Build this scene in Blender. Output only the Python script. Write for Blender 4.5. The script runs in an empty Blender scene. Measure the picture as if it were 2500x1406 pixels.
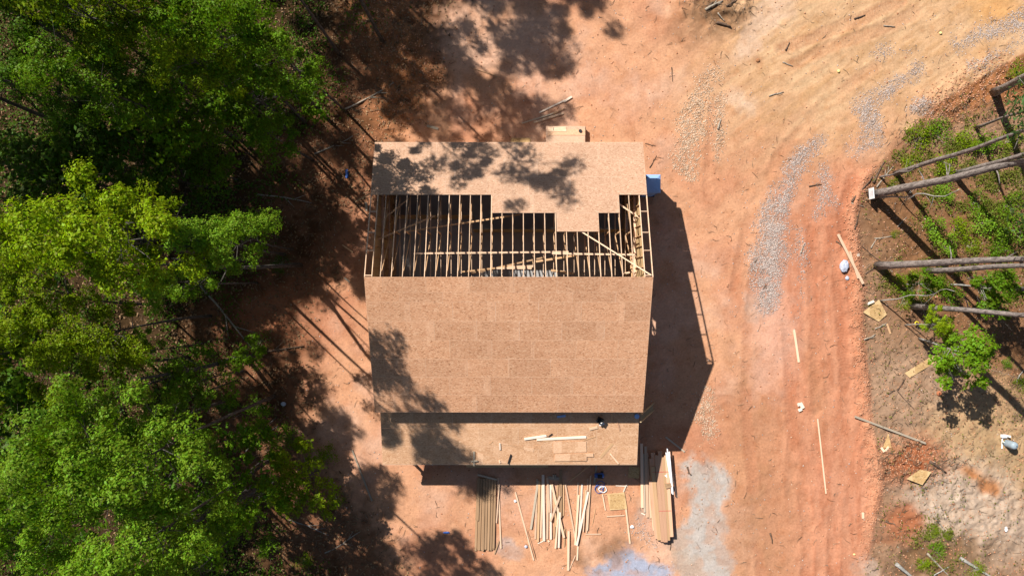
import bpy, math, random
import numpy as np
from mathutils import Vector, Matrix

# ------------------------------------------------------------------ camera, sky, sun, exposure
SC = bpy.context.scene
CAM_H, FPX, PCX, PCY = 48.07, 1750.0, 1250.0, 703.0     # drone height, focal length in photo pixels, photo centre
cam_d = bpy.data.cameras.new("camera")
cam_d.sensor_width = 36.0
cam_d.lens = 36.0 * FPX / 2500.0
cam_d.clip_start = 0.5
cam_d.clip_end = 3000.0
cam = bpy.data.objects.new("camera", cam_d)
cam.location = (0, 0, CAM_H)
cam.rotation_euler = (0, 0, 0)
SC.collection.objects.link(cam)
SC.camera = cam

SUN_TO = Vector((0.70, -0.70, -1.0)).normalized()       # direction in which the light travels
world = bpy.data.worlds.new("World")
SC.world = world
world.use_nodes = True
wn = world.node_tree
wn.nodes.clear()
w_sky = wn.nodes.new("ShaderNodeTexSky")
w_sky.sky_type = 'NISHITA'
w_sky.sun_disc = False
w_sky.sun_elevation = math.radians(45)
w_sky.sun_rotation = math.radians(-45)
w_bg = wn.nodes.new("ShaderNodeBackground")
w_bg.inputs["Strength"].default_value = 0.05
w_out = wn.nodes.new("ShaderNodeOutputWorld")
wn.links.new(w_sky.outputs[0], w_bg.inputs[0])
wn.links.new(w_bg.outputs[0], w_out.inputs[0])
sun_d = bpy.data.lights.new("sun", 'SUN')
sun_d.energy = 5.0
sun_d.angle = math.radians(0.55)
sun_d.color = (1.0, 0.955, 0.89)
sun = bpy.data.objects.new("sun", sun_d)
sun.rotation_euler = SUN_TO.to_track_quat('-Z', 'Y').to_euler()
sun.location = (-30, 30, 60)
SC.collection.objects.link(sun)
SC.view_settings.view_transform = 'Standard'
SC.view_settings.look = 'None'
SC.view_settings.gamma = 1.0
SC.view_settings.use_curve_mapping = False
SC.view_settings.exposure = 0.67
SC.cycles.max_bounces = 6
SC.cycles.diffuse_bounces = 3
SC.cycles.transparent_max_bounces = 4

# ------------------------------------------------------------------ helpers
RNG = np.random.default_rng(7)
random.seed(7)
COL = SC.collection

def W(px, py, z=0.0):
    """point of the place that the photo shows at pixel (px, py), at height z"""
    k = (CAM_H - z) / FPX
    return Vector(((px - PCX) * k, (PCY - py) * k, z))

def lin(c):
    c = np.asarray(c, float) / 255.0
    return np.where(c <= 0.04045, c / 12.92, ((c + 0.055) / 1.055) ** 2.4)

K_LIT = 1.68
def A(r, g, b):
    """albedo of a matt level surface that shows sRGB r,g,b in full sun"""
    return tuple(float(v) for v in lin((r, g, b)) / K_LIT)

def mesh_np(name, verts, faces, n_per):
    """mesh from an (n,3) vertex array and an (m,n_per) face array"""
    me = bpy.data.meshes.new(name)
    verts = np.ascontiguousarray(verts, dtype=np.float32)
    faces = np.ascontiguousarray(faces, dtype=np.int32)
    me.vertices.add(len(verts))
    me.vertices.foreach_set("co", verts.ravel())
    me.loops.add(faces.size)
    me.loops.foreach_set("vertex_index", faces.ravel())
    me.polygons.add(len(faces))
    me.polygons.foreach_set("loop_start", np.arange(0, faces.size, n_per, dtype=np.int32))
    me.polygons.foreach_set("loop_total", np.full(len(faces), n_per, dtype=np.int32))
    me.update(calc_edges=True)
    return me

def link(name, me, mat=None, parent=None, loc=(0, 0, 0)):
    o = bpy.data.objects.new(name, me)
    COL.objects.link(o)
    o.location = loc
    if mat is not None and me is not None and not me.materials:
        me.materials.append(mat)
    if parent is not None:
        o.parent = parent
    return o

def tag(o, label, cat, group=None):
    o["label"] = label
    o["category"] = cat
    if group:
        o["group"] = group
    return o

def thing(name, label, cat, loc=(0, 0, 0), group=None):
    o = bpy.data.objects.new(name, None)
    o.empty_display_size = 0.3
    COL.objects.link(o)
    o.location = loc
    return tag(o, label, cat, group)

BOXF = [(0, 3, 2, 1), (4, 5, 6, 7), (0, 1, 5, 4), (1, 2, 6, 5), (2, 3, 7, 6), (3, 0, 4, 7)]
class MB:
    """collects boxes, prisms and tubes into one mesh"""
    def __init__(self):
        self.v, self.f = [], []
    def add(self, vs, fs):
        b = len(self.v)
        self.v += [tuple(p) for p in vs]
        self.f += [tuple(b + i for i in q) for q in fs]
        return self
    def box(self, lo, hi):
        x0, y0, z0 = lo
        x1, y1, z1 = hi
        return self.add([(x0, y0, z0), (x1, y0, z0), (x1, y1, z0), (x0, y1, z0),
                         (x0, y0, z1), (x1, y0, z1), (x1, y1, z1), (x0, y1, z1)], BOXF)
    def prism(self, poly, axis, a, b):
        """poly: 2D points; axis 'x': points are (y,z) pushed from x=a to x=b; axis 'z': (x,y)"""
        n = len(poly)
        mk = (lambda p, t: (t, p[0], p[1])) if axis == 'x' else (lambda p, t: (p[0], p[1], t))
        vs = [mk(p, a) for p in poly] + [mk(p, b) for p in poly]
        fs = [tuple(range(n))[::-1], tuple(range(n, 2 * n))]
        fs += [(i, (i + 1) % n, n + (i + 1) % n, n + i) for i in range(n)]
        return self.add(vs, fs)
    def tube(self, pts, rad, sides=8, cap=True):
        pts = [Vector(p) for p in pts]
        n = len(pts)
        ring = []
        ref = Vector((0.31, 0.87, 0.38)).normalized()
        for i, p in enumerate(pts):
            d = (pts[min(i + 1, n - 1)] - pts[max(i - 1, 0)]).normalized()
            u = d.cross(ref)
            if u.length < 1e-3:
                u = d.cross(Vector((1, 0, 0)))
            u.normalize()
            w = d.cross(u)
            r = rad[i] if hasattr(rad, '__len__') else rad
            ring.append([p + (u * math.cos(2 * math.pi * k / sides) + w * math.sin(2 * math.pi * k / sides)) * r for k in range(sides)])
        vs = [q for rg in ring for q in rg]
        fs = []
        for i in range(n - 1):
            for k in range(sides):
                k2 = (k + 1) % sides
                fs.append((i * sides + k, i * sides + k2, (i + 1) * sides + k2, (i + 1) * sides + k))
        if cap:
            fs.append(tuple(range(sides))[::-1])
            fs.append(tuple((n - 1) * sides + k for k in range(sides)))
        return self.add(vs, fs)
    def mesh(self, name, smooth=False):
        me = bpy.data.meshes.new(name)
        me.from_pydata(self.v, [], self.f)
        if smooth:
            me.polygons.foreach_set("use_smooth", [True] * len(me.polygons))
        me.update()
        return me
    def build(self, name, mat, parent=None, loc=(0, 0, 0), smooth=False):
        return link(name, self.mesh(name, smooth), mat, parent, loc)

# one timber mesh, shared by every board: slightly eased edges, unit size, base at z=0
def timber_mesh(name):
    e = 0.03
    vs, fs = [], []
    prof = [(-.5, 0), (.5, 0), (.5, 1 - 2 * e), (.5 - e, 1), (-.5 + e, 1), (-.5, 1 - 2 * e)]
    for x in (-.5, .5):
        vs += [(x, y, z) for y, z in prof]
    n = len(prof)
    fs.append(tuple(range(n))[::-1] if False else tuple(range(n - 1, -1, -1)))
    fs.append(tuple(range(n, 2 * n)))
    fs += [(i, (i + 1) % n, n + (i + 1) % n, n + i) for i in range(n)]
    me = bpy.data.meshes.new(name)
    me.from_pydata(vs, [], [tuple(f) for f in fs])
    me.validate()
    me.update()
    return me
TIMBER = {}
def timber(name, p0, p1, w, t, mat, parent=None, up=(0, 0, 1), shape="board"):
    """a board whose underside centre line runs p0 -> p1 (world), width w, thickness t"""
    key = (shape, mat.name)
    if key not in TIMBER:
        TIMBER[key] = timber_mesh(shape)
        TIMBER[key].materials.append(mat)
    p0, p1 = Vector(p0), Vector(p1)
    d = p1 - p0
    L = d.length
    x = d.normalized()
    up = Vector(up)
    y = up.cross(x)
    if y.length < 1e-4:
        y = Vector((0, 1, 0)).cross(x)
    y.normalize()
    z = x.cross(y)
    o = bpy.data.objects.new(name, TIMBER[key])
    COL.objects.link(o)
    m = Matrix(((x.x * L, y.x * w, z.x * t, (p0.x + p1.x) / 2), (x.y * L, y.y * w, z.y * t, (p0.y + p1.y) / 2),
                (x.z * L, y.z * w, z.z * t, (p0.z + p1.z) / 2), (0, 0, 0, 1)))
    if parent is not None:
        o.parent = parent
        off = Vector(parent.location)
        pp = parent.parent
        while pp is not None:
            off += pp.location
            pp = pp.parent
        m.translation = m.translation - off
    o.matrix_basis = m
    return o

# value noise ---------------------------------------------------------------------------------
def vnoise(x, y, scale, seed):
    x = x / scale + seed * 17.13
    y = y / scale + seed * 9.71
    xi, yi = np.floor(x), np.floor(y)
    fx, fy = x - xi, y - yi
    fx = fx * fx * (3 - 2 * fx)
    fy = fy * fy * (3 - 2 * fy)
    xi = xi.astype(np.int64)
    yi = yi.astype(np.int64)
    def h(a, b):
        n = (a * 374761393 + b * 668265263 + seed * 144269504) & 0x7fffffff
        n = ((n ^ (n >> 13)) * 1274126177) & 0x7fffffff
        n = (n ^ (n >> 16)) & 0xffff
        return n / 65535.0
    return (h(xi, yi) * (1 - fx) + h(xi + 1, yi) * fx) * (1 - fy) + (h(xi, yi + 1) * (1 - fx) + h(xi + 1, yi + 1) * fx) * fy

def fbm(x, y, scale, seed, octaves=4, gain=0.55):
    s = np.zeros_like(x)
    a, tot = 1.0, 0.0
    for i in range(octaves):
        s += a * vnoise(x, y, scale / (2.03 ** i), seed + i * 31)
        tot += a
        a *= gain
    return s / tot

def sstep(a, b, x):
    t = np.clip((x - a) / (b - a), 0, 1)
    return t * t * (3 - 2 * t)

# ------------------------------------------------------------------ materials
def new_mat(name):
    m = bpy.data.materials.new(name)
    m.use_nodes = True
    nt = m.node_tree
    nt.nodes.clear()
    out = nt.nodes.new("ShaderNodeOutputMaterial")
    b = nt.nodes.new("ShaderNodeBsdfPrincipled")
    nt.links.new(b.outputs[0], out.inputs[0])
    b.inputs["Roughness"].default_value = 0.9
    b.inputs["Specular IOR Level"].default_value = 0.12
    return m, nt, b, out

def N(nt, kind, **kw):
    n = nt.nodes.new(kind)
    for k, v in kw.items():
        if k in n.inputs:
            n.inputs[k].default_value = v
        else:
            setattr(n, k, v)
    return n

def math_n(nt, op, a, b=None, c=None):
    n = nt.nodes.new("ShaderNodeMath")
    n.operation = op
    for i, v in enumerate((a, b, c)):
        if v is None:
            continue
        if isinstance(v, (int, float)):
            n.inputs[i].default_value = v
        else:
            nt.links.new(v, n.inputs[i])
    return n.outputs[0]

def mix_n(nt, blend, fac, a, b):
    n = nt.nodes.new("ShaderNodeMix")
    n.data_type = 'RGBA'
    n.blend_type = blend
    for s, v in ((n.inputs[0], fac), (n.inputs[6], a), (n.inputs[7], b)):
        if isinstance(v, (int, float)):
            s.default_value = v
        elif isinstance(v, tuple):
            s.default_value = v if len(v) == 4 else (*v, 1)
        else:
            nt.links.new(v, s)
    return n.outputs[2]

def ramp_n(nt, fac, stops, interp='LINEAR'):
    r = nt.nodes.new("ShaderNodeValToRGB")
    r.color_ramp.interpolation = interp
    el = r.color_ramp.elements
    while len(el) < len(stops):
        el.new(0.5)
    for e, (p, c) in zip(el, stops):
        e.position = p
        e.color = c if len(c) == 4 else (*c, 1)
    nt.links.new(fac, r.inputs[0])
    return r.outputs[0]

def simple_mat(name, col, rough=0.8, spec=0.15, vary=0.0, nscale=0.0, namp=0.0):
    m, nt, b, out = new_mat(name)
    b.inputs["Roughness"].default_value = rough
    b.inputs["Specular IOR Level"].default_value = spec
    c = N(nt, "ShaderNodeRGB")
    c.outputs[0].default_value = (*col, 1)
    o = c.outputs[0]
    if vary:
        oi = N(nt, "ShaderNodeObjectInfo")
        f = math_n(nt, 'MULTIPLY_ADD', oi.outputs["Random"], 2 * vary, 1 - vary)
        o = mix_n(nt, 'MULTIPLY', 1.0, o, f)
    if namp:
        geo = N(nt, "ShaderNodeNewGeometry")
        nz = N(nt, "ShaderNodeTexNoise", Scale=nscale, Detail=4.0)
        nt.links.new(geo.outputs["Position"], nz.inputs["Vector"])
        f = math_n(nt, 'MULTIPLY_ADD', nz.outputs[0], 2 * namp, 1 - namp)
        o = mix_n(nt, 'MULTIPLY', 1.0, o, f)
    nt.links.new(o, b.inputs["Base Color"])
    return m

def lumber_mat(name, c0, c1, vary=0.2):
    m, nt, b, out = new_mat(name)
    tc = N(nt, "ShaderNodeTexCoord")
    oi = N(nt, "ShaderNodeObjectInfo")
    mp = N(nt, "ShaderNodeMapping")
    mp.inputs["Scale"].default_value = (3.0, 9.0, 9.0)
    nt.links.new(tc.outputs["Object"], mp.inputs["Vector"])
    va = N(nt, "ShaderNodeVectorMath", operation='ADD')
    nt.links.new(mp.outputs[0], va.inputs[0])
    sc = N(nt, "ShaderNodeVectorMath", operation='SCALE')
    cx = N(nt, "ShaderNodeCombineXYZ")
    for i in range(3):
        nt.links.new(oi.outputs["Random"], cx.inputs[i])
    nt.links.new(cx.outputs[0], sc.inputs[0])
    sc.inputs["Scale"].default_value = 57.0
    nt.links.new(sc.outputs[0], va.inputs[1])
    nz = N(nt, "ShaderNodeTexNoise", Scale=1.0, Detail=5.0, Roughness=0.6)
    nt.links.new(va.outputs[0], nz.inputs["Vector"])
    col = ramp_n(nt, nz.outputs[0], [(0.3, c0), (0.7, c1)])
    f = math_n(nt, 'MULTIPLY_ADD', oi.outputs["Random"], 2 * vary, 1 - vary)
    col = mix_n(nt, 'MULTIPLY', 1.0, col, f)
    nt.links.new(col, b.inputs["Base Color"])
    return m

def osb_mat(name, c_dark, c_mid, c_light, worn=0.0, vary=0.05):
    """oriented strand board: pressed flakes, faint tone change from sheet to sheet"""
    m, nt, b, out = new_mat(name)
    geo = N(nt, "ShaderNodeNewGeometry")
    oi = N(nt, "ShaderNodeObjectInfo")
    tc = N(nt, "ShaderNodeTexCoord")
    nz0 = N(nt, "ShaderNodeTexNoise", Scale=3.0, Detail=2.0)
    nt.links.new(geo.outputs["Position"], nz0.inputs["Vector"])
    mp = N(nt, "ShaderNodeMapping")
    mp.inputs["Scale"].default_value = (13.0, 30.0, 30.0)
    w = N(nt, "ShaderNodeVectorMath", operation='MULTIPLY_ADD')
    nt.links.new(nz0.outputs["Color"], w.inputs[0])
    w.inputs[1].default_value = (0.16, 0.16, 0.0)
    nt.links.new(geo.outputs["Position"], w.inputs[2])
    nt.links.new(w.outputs[0], mp.inputs["Vector"])
    vo = N(nt, "ShaderNodeTexVoronoi", Scale=1.0)
    vo.feature = 'F1'
    nt.links.new(mp.outputs[0], vo.inputs["Vector"])
    sp = N(nt, "ShaderNodeSeparateColor")
    nt.links.new(vo.outputs["Color"], sp.inputs[0])
    col = ramp_n(nt, sp.outputs[0], [(0.0, c_dark), (0.20, c_mid), (0.66, c_mid), (1.0, c_light)])
    nz = N(nt, "ShaderNodeTexNoise", Scale=45.0, Detail=3.0)
    nt.links.new(geo.outputs["Position"], nz.inputs["Vector"])
    f = math_n(nt, 'MULTIPLY_ADD', nz.outputs[0], 0.5, 0.75)
    col = mix_n(nt, 'MULTIPLY', 1.0, col, f)
    nz2 = N(nt, "ShaderNodeTexNoise", Scale=0.45, Detail=3.0)
    nt.links.new(geo.outputs["Position"], nz2.inputs["Vector"])
    f = math_n(nt, 'MULTIPLY_ADD', nz2.outputs[0], 0.22, 0.89)
    col = mix_n(nt, 'MULTIPLY', 1.0, col, f)
    f = math_n(nt, 'MULTIPLY_ADD', oi.outputs["Random"], 2 * vary, 1 - vary)
    col = mix_n(nt, 'MULTIPLY', 1.0, col, f)
    # pale scuffed band near one end of some sheets
    sx = N(nt, "ShaderNodeSeparateXYZ")
    nt.links.new(tc.outputs["Object"], sx.inputs[0])
    r2 = math_n(nt, 'FRACT', math_n(nt, 'MULTIPLY', oi.outputs["Random"], 7.31))
    thr = math_n(nt, 'MULTIPLY_ADD', r2, 0.35, 0.30)
    band = math_n(nt, 'GREATER_THAN', sx.outputs[0], thr)
    nz3 = N(nt, "ShaderNodeTexNoise", Scale=1.6, Detail=4.0)
    nt.links.new(geo.outputs["Position"], nz3.inputs["Vector"])
    dust = math_n(nt, 'MULTIPLY', math_n(nt, 'SUBTRACT', nz3.outputs[0], 0.40), 0.9)
    dust.node.use_clamp = True
    fac = math_n(nt, 'MULTIPLY_ADD', band, 0.13, math_n(nt, 'MULTIPLY', dust, worn))
    fac.node.use_clamp = True
    ex = math_n(nt, 'GREATER_THAN', math_n(nt, 'ABSOLUTE', sx.outputs[0]), 0.4935)
    ey = math_n(nt, 'GREATER_THAN', math_n(nt, 'ABSOLUTE', sx.outputs[1]), 0.486)
    fac = math_n(nt, 'MAXIMUM', fac, math_n(nt, 'MULTIPLY', math_n(nt, 'MAXIMUM', ex, ey), 0.40))
    col = mix_n(nt, 'MIX', fac, col, tuple(min(1, v * 1.25 + 0.05) for v in c_light))
    nt.links.new(col, b.inputs["Base Color"])
    b.inputs["Roughness"].default_value = 0.75
    bp = N(nt, "ShaderNodeBump", Strength=0.25, Distance=0.01)
    nt.links.new(sp.outputs[1], bp.inputs["Height"])
    nt.links.new(bp.outputs[0], b.inputs["Normal"])
    return m

def leaf_mat(name, c, trans=0.35):
    m = bpy.data.materials.new(name)
    m.use_nodes = True
    nt = m.node_tree
    nt.nodes.clear()
    out = nt.nodes.new("ShaderNodeOutputMaterial")
    oi = N(nt, "ShaderNodeObjectInfo")
    geo = N(nt, "ShaderNodeNewGeometry")
    rgb = N(nt, "ShaderNodeRGB")
    rgb.outputs[0].default_value = (*c, 1)
    hs = N(nt, "ShaderNodeHueSaturation")
    nt.links.new(rgb.outputs[0], hs.inputs["Color"])
    nt.links.new(math_n(nt, 'MULTIPLY_ADD', geo.outputs["Random Per Island"], 0.05, 0.475), hs.inputs["Hue"])
    v = math_n(nt, 'MULTIPLY_ADD', geo.outputs["Random Per Island"], 0.9, 0.55)
    v = math_n(nt, 'MULTIPLY', v, math_n(nt, 'MULTIPLY_ADD', oi.outputs["Random"], 0.4, 0.8))
    nt.links.new(v, hs.inputs["Value"])
    d = N(nt, "ShaderNodeBsdfPrincipled")
    d.inputs["Roughness"].default_value = 0.5
    d.inputs["Specular IOR Level"].default_value = 0.12
    t = N(nt, "ShaderNodeBsdfTranslucent")
    nt.links.new(hs.outputs[0], d.inputs["Base Color"])
    tcol = mix_n(nt, 'MULTIPLY', 1.0, hs.outputs[0], (1.25, 1.3, 0.5, 1))
    nt.links.new(tcol, t.inputs["Color"])
    mx = N(nt, "ShaderNodeMixShader", Fac=trans)
    nt.links.new(d.outputs[0], mx.inputs[1])
    nt.links.new(t.outputs[0], mx.inputs[2])
    nt.links.new(mx.outputs[0], out.inputs[0])
    return m

def bark_mat(name, c0, c1, scale=6.0):
    m, nt, b, out = new_mat(name)
    geo = N(nt, "ShaderNodeNewGeometry")
    mp = N(nt, "ShaderNodeMapping")
    mp.inputs["Scale"].default_value = (scale * 2, scale * 2, scale * 0.6)
    nt.links.new(geo.outputs["Position"], mp.inputs["Vector"])
    nz = N(nt, "ShaderNodeTexNoise", Scale=1.0, Detail=6.0, Roughness=0.7)
    nt.links.new(mp.outputs[0], nz.inputs["Vector"])
    col = ramp_n(nt, nz.outputs[0], [(0.35, c0), (0.62, c1)])
    nt.links.new(col, b.inputs["Base Color"])
    bp = N(nt, "ShaderNodeBump", Strength=0.8, Distance=0.04)
    nt.links.new(nz.outputs[0], bp.inputs["Height"])
    nt.links.new(bp.outputs[0], b.inputs["Normal"])
    return m

M_PALE = lumber_mat("pale_lumber", (0.55, 0.355, 0.225), (0.71, 0.51, 0.36))
M_WARM = lumber_mat("warm_lumber", (0.45, 0.265, 0.135), (0.58, 0.37, 0.21))
M_RED = lumber_mat("red_lumber", (0.47, 0.25, 0.15), (0.60, 0.36, 0.23))
M_GREYWOOD = lumber_mat("weathered_lumber", (0.30, 0.25, 0.19), (0.44, 0.36, 0.27))
M_WHITEWOOD = lumber_mat("primed_lumber", (0.68, 0.54, 0.42), (0.80, 0.68, 0.56))
M_TREATED = lumber_mat("treated_lumber", (0.24, 0.145, 0.078), (0.40, 0.255, 0.15))
M_OSB = osb_mat("osb_roof", (0.27, 0.12, 0.058), (0.505, 0.258, 0.142), (0.63, 0.385, 0.24), worn=0.38, vary=0.075)
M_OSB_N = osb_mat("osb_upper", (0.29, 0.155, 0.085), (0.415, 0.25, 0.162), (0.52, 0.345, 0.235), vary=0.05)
M_OSB_P = osb_mat("osb_porch", (0.33, 0.16, 0.078), (0.485, 0.272, 0.15), (0.60, 0.385, 0.24), worn=0.7)
M_OSB_G = osb_mat("osb_ground", (0.25, 0.14, 0.06), (0.43, 0.27, 0.12), (0.52, 0.36, 0.18))
M_SLAB = simple_mat("concrete", (0.36, 0.35, 0.34), 0.85, 0.2, 0, 2.0, 0.2)

# ------------------------------------------------------------------ ground
def axis(lo, hi, step, far):
    core = np.arange(lo, hi + step / 2, step)
    g, d, out = step, 0.0, []
    while d < far:
        g *= 1.45
        d += g
        out.append(d)
    out = np.array(out)
    return np.concatenate([(lo - out)[::-1], core, hi + out])
gx = axis(-36.0, 36.0, 0.085, 420.0)
gy = axis(-20.6, 20.6, 0.085, 420.0)
GX, GY = np.meshgrid(gx, gy)
PX = PCX + GX * FPX / CAM_H             # where the photo shows each ground point
PY = PCY - GY * FPX / CAM_H

def poly_y(pts):
    """x of a boundary polyline as a function of photo row"""
    ys = [p[1] for p in pts]
    xs = [p[0] for p in pts]
    return np.interp(PY, ys, xs)

def strip(pts, x=PX, y=PY):
    """signed distance (photo px): negative inside; pts = (px, py, half width)"""
    best = np.full(x.shape, 1e9)
    along = np.zeros(x.shape)
    s0 = 0.0
    for (x0, y0, w0), (x1, y1, w1) in zip(pts[:-1], pts[1:]):
        dx, dy = x1 - x0, y1 - y0
        L2 = dx * dx + dy * dy
        t = np.clip(((x - x0) * dx + (y - y0) * dy) / L2, 0, 1)
        d = np.hypot(x - x0 - t * dx, y - y0 - t * dy) - (w0 + t * (w1 - w0))
        m = d < best
        best = np.where(m, d, best)
        along = np.where(m, s0 + t * math.sqrt(L2), along)
        s0 += math.sqrt(L2)
    return best, along

def blob(cx, cy, rx, ry, rot=0.0, x=PX, y=PY):
    """signed distance-like value in px of an ellipse"""
    c, s = math.cos(math.radians(rot)), math.sin(math.radians(rot))
    u = (x - cx) * c + (y - cy) * s
    v = -(x - cx) * s + (y - cy) * c
    r = np.hypot(u / rx, v / ry)
    return (r - 1) * min(rx, ry)

n_big = fbm(GX, GY, 9.0, 3, 4)
n_med = fbm(GX, GY, 2.2, 11, 4)
n_sml = fbm(GX, GY, 0.7, 23, 3)
n_fine = fbm(GX, GY, 0.28, 41, 2)
n_str = fbm((GX + 0.5 * (n_med - .5)) * 4.0, GY * 0.9, 2.0, 57, 5, .62)          # streaks along the drive
ang = math.radians(35)
n_diag = fbm((GX * math.cos(ang) + GY * math.sin(ang)) * 0.9, (-GX * math.sin(ang) + GY * math.cos(ang)) * 4.5, 2.0, 71, 4, .7)
warp = (n_med - 0.5) * 60 + (n_sml - 0.5) * 40 + (n_fine - 0.5) * 22

soil = np.zeros(GX.shape + (3,))
def lay(col, mask):
    m = mask[..., None]
    soil[:] = soil * (1 - m) + np.asarray(col) * m
H = np.zeros(GX.shape)

soil[:] = A(232, 173, 134)
lay(A(208, 140, 106), sstep(0.46, 0.66, n_big * 0.6 + n_med * 0.4) * 0.75)
lay(A(242, 195, 165), sstep(0.47, 0.68, n_med * 0.5 + (1 - n_big) * 0.5) * 0.8)
# yellower earth of the drive at the top
tr = sstep(1550, 1900, PX + warp) * sstep(560, 150, PY + warp)
lay(A(228, 186, 142), tr * 0.85)
lay(A(205, 158, 108), tr * sstep(0.48, 0.72, n_diag) * 0.5)
lay(A(238, 200, 155), tr * sstep(0.48, 0.72, 1 - n_diag) * 0.5)
lay(A(232, 172, 105), sstep(30, -20, blob(2430, 30, 60, 30, 10) + warp * 0.6) * .7)
# redder drive
dv = sstep(70, -30, strip([(2080, 480, 60), (2010, 700, 110), (2000, 1000, 140), (2010, 1430, 150)])[0] + warp * 0.5)
lay(A(219, 150, 116), dv * 0.8)
lay(A(196, 120, 84), dv * sstep(0.48, 0.70, n_str) * 0.42)
lay(A(232, 168, 132), dv * sstep(0.48, 0.70, 1 - n_str) * 0.42)
mid = sstep(60, -60, strip([(1840, 900, 60), (1850, 1430, 110)])[0] + warp)
lay(A(205, 150, 112), mid * 0.6)
lay(A(176, 128, 92), mid * sstep(0.52, 0.7, n_sml * .5 + n_med * .5) * 0.5)
lay(A(238, 186, 160), sstep(40, -40, blob(1890, 830, 60, 130, 10) + warp) * 0.7)
lay(A(190, 140, 100), sstep(25, -25, blob(1990, 930, 14, 70, -8) + warp * .3) * 0.5)

# bank at the right side
edge_x = poly_y([(2620, -60), (2520, 120), (2385, 195), (2270, 265), (2190, 350), (2125, 430), (2088, 520), (2092, 620), (2108, 700),
                 (2104, 790), (2112, 900), (2122, 1000), (2138, 1100), (2152, 1200), (2130, 1300), (2112, 1420)])
bank = sstep(-10, 10, PX - edge_x + warp * 0.25)
lay(A(172, 136, 108), bank)
lay(A(146, 105, 72), bank * sstep(150, -60, strip([(2200, 480, 80), (2350, 620, 160), (2420, 800, 150)])[0] + warp) * 0.95)
lay(A(166, 112, 72), bank * sstep(40, -40, strip([(2260, 260, 30), (2420, 210, 60), (2500, 160, 60)])[0] + warp))
lay(A(190, 156, 128), bank * sstep(60, -60, blob(2240, 960, 130, 120) + warp) * 0.9)
lay(A(206, 170, 128), bank * sstep(80, -60, blob(2440, 1080, 140, 130, 20) + warp * 1.4))
lay(A(165, 140, 105), bank * sstep(20, -30, blob(2440, 1120, 60, 25, 25) + warp) * 0.6)
wh = bank * sstep(60, -50, blob(2360, 1250, 150, 110, 25) + warp * 1.3)
lay(A(212, 186, 162), wh)
lay(A(222, 200, 180), wh * sstep(0.5, 0.66, n_sml * .6 + n_med * .4) * 0.8)
lay(A(172, 105, 70), bank * sstep(35, -30, blob(2215, 1125, 75, 45, -5) + warp))
lay(A(188, 120, 84), bank * sstep(30, -30, blob(2205, 1280, 60, 55) + warp))
lay(A(190, 118, 58), bank * sstep(14, -14, strip([(2360, 1150, 8), (2430, 1195, 12)])[0] + warp * .5) * 0.8)
lay(A(140, 108, 78), bank * sstep(40, -40, blob(2300, 1360, 110, 50) + warp))
lay(A(150, 116, 88), bank * sstep(0.50, 0.68, n_diag * .5 + n_sml * .5) * 0.35)

# forest floor on the left
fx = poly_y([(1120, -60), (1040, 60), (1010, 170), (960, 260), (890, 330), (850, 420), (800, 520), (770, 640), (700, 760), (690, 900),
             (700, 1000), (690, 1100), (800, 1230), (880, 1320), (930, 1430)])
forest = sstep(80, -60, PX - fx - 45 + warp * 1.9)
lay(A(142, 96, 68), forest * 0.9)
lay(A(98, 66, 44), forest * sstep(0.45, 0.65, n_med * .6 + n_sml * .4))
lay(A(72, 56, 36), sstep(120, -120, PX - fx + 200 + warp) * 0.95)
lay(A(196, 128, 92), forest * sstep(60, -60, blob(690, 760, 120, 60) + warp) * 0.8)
rough_tl = sstep(60, -60, strip([(930, 40, 70), (1000, 160, 60), (960, 280, 50)])[0] + warp)
lay(A(190, 128, 84), rough_tl * 0.8)

# grey stone and dust
GRAVEL = [
    ([(1985, 345, 4), (1945, 400, 18), (1920, 480, 22), (1888, 570, 28), (1870, 640, 36), (1876, 700, 28), (1882, 745, 10)], 0.95, (184, 166, 160)),
    ([(1735, 190, 24), (1700, 260, 28), (1690, 320, 32), (1668, 390, 36), (1690, 440, 14)], 0.6, (226, 184, 146)),
    ([(1760, 240, 12), (1752, 300, 9), (1752, 380, 4)], 0.6, (214, 180, 150)),
    ([(2012, 440, 18), (2015, 490, 22), (1990, 530, 10)], 0.7, (196, 170, 155)),
    ([(1958, 560, 10), (1962, 620, 6), (1955, 690, 5), (1950, 770, 8)], 0.55, (196, 165, 148)),
    ([(2100, 365, 22), (2135, 335, 22), (2120, 260, 28), (2200, 195, 14), (2240, 165, 8)], 0.7, (182, 168, 160)),
    ([(2235, 265, 12), (2250, 255, 16)], 1.0, (186, 172, 168)),
    ([(2150, 130, 22), (2210, 130, 10)], 0.5, (186, 165, 145)),
    ([(2340, 105, 16), (2420, 78, 22), (2540, 40, 16)], 0.75, (184, 172, 156)),
    ([(2370, 160, 10), (2450, 125, 12), (2540, 80, 14)], 0.75, (190, 172, 152)),
    ([(1735, 960, 14), (1720, 1010, 22), (1735, 1060, 16)], 0.6, (200, 160, 135)),
    ([(1560, 1290, 12), (1600, 1330, 14)], 0.5, (186, 170, 158)),
]
gravel = np.zeros(GX.shape)
tan_peb = np.zeros(GX.shape)
for pts, amt, c in GRAVEL:
    d, _ = strip(pts)
    m = sstep(24, -20, d + warp * 0.9) * amt
    m = m * (0.45 + 0.55 * sstep(0.35, 0.6, n_sml * .6 + n_fine * .4))
    lay(A(*c), m * 0.6)
    if c[0] - c[2] > 50:
        tan_peb = np.maximum(tan_peb, m)
    else:
        gravel = np.maximum(gravel, m)
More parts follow.
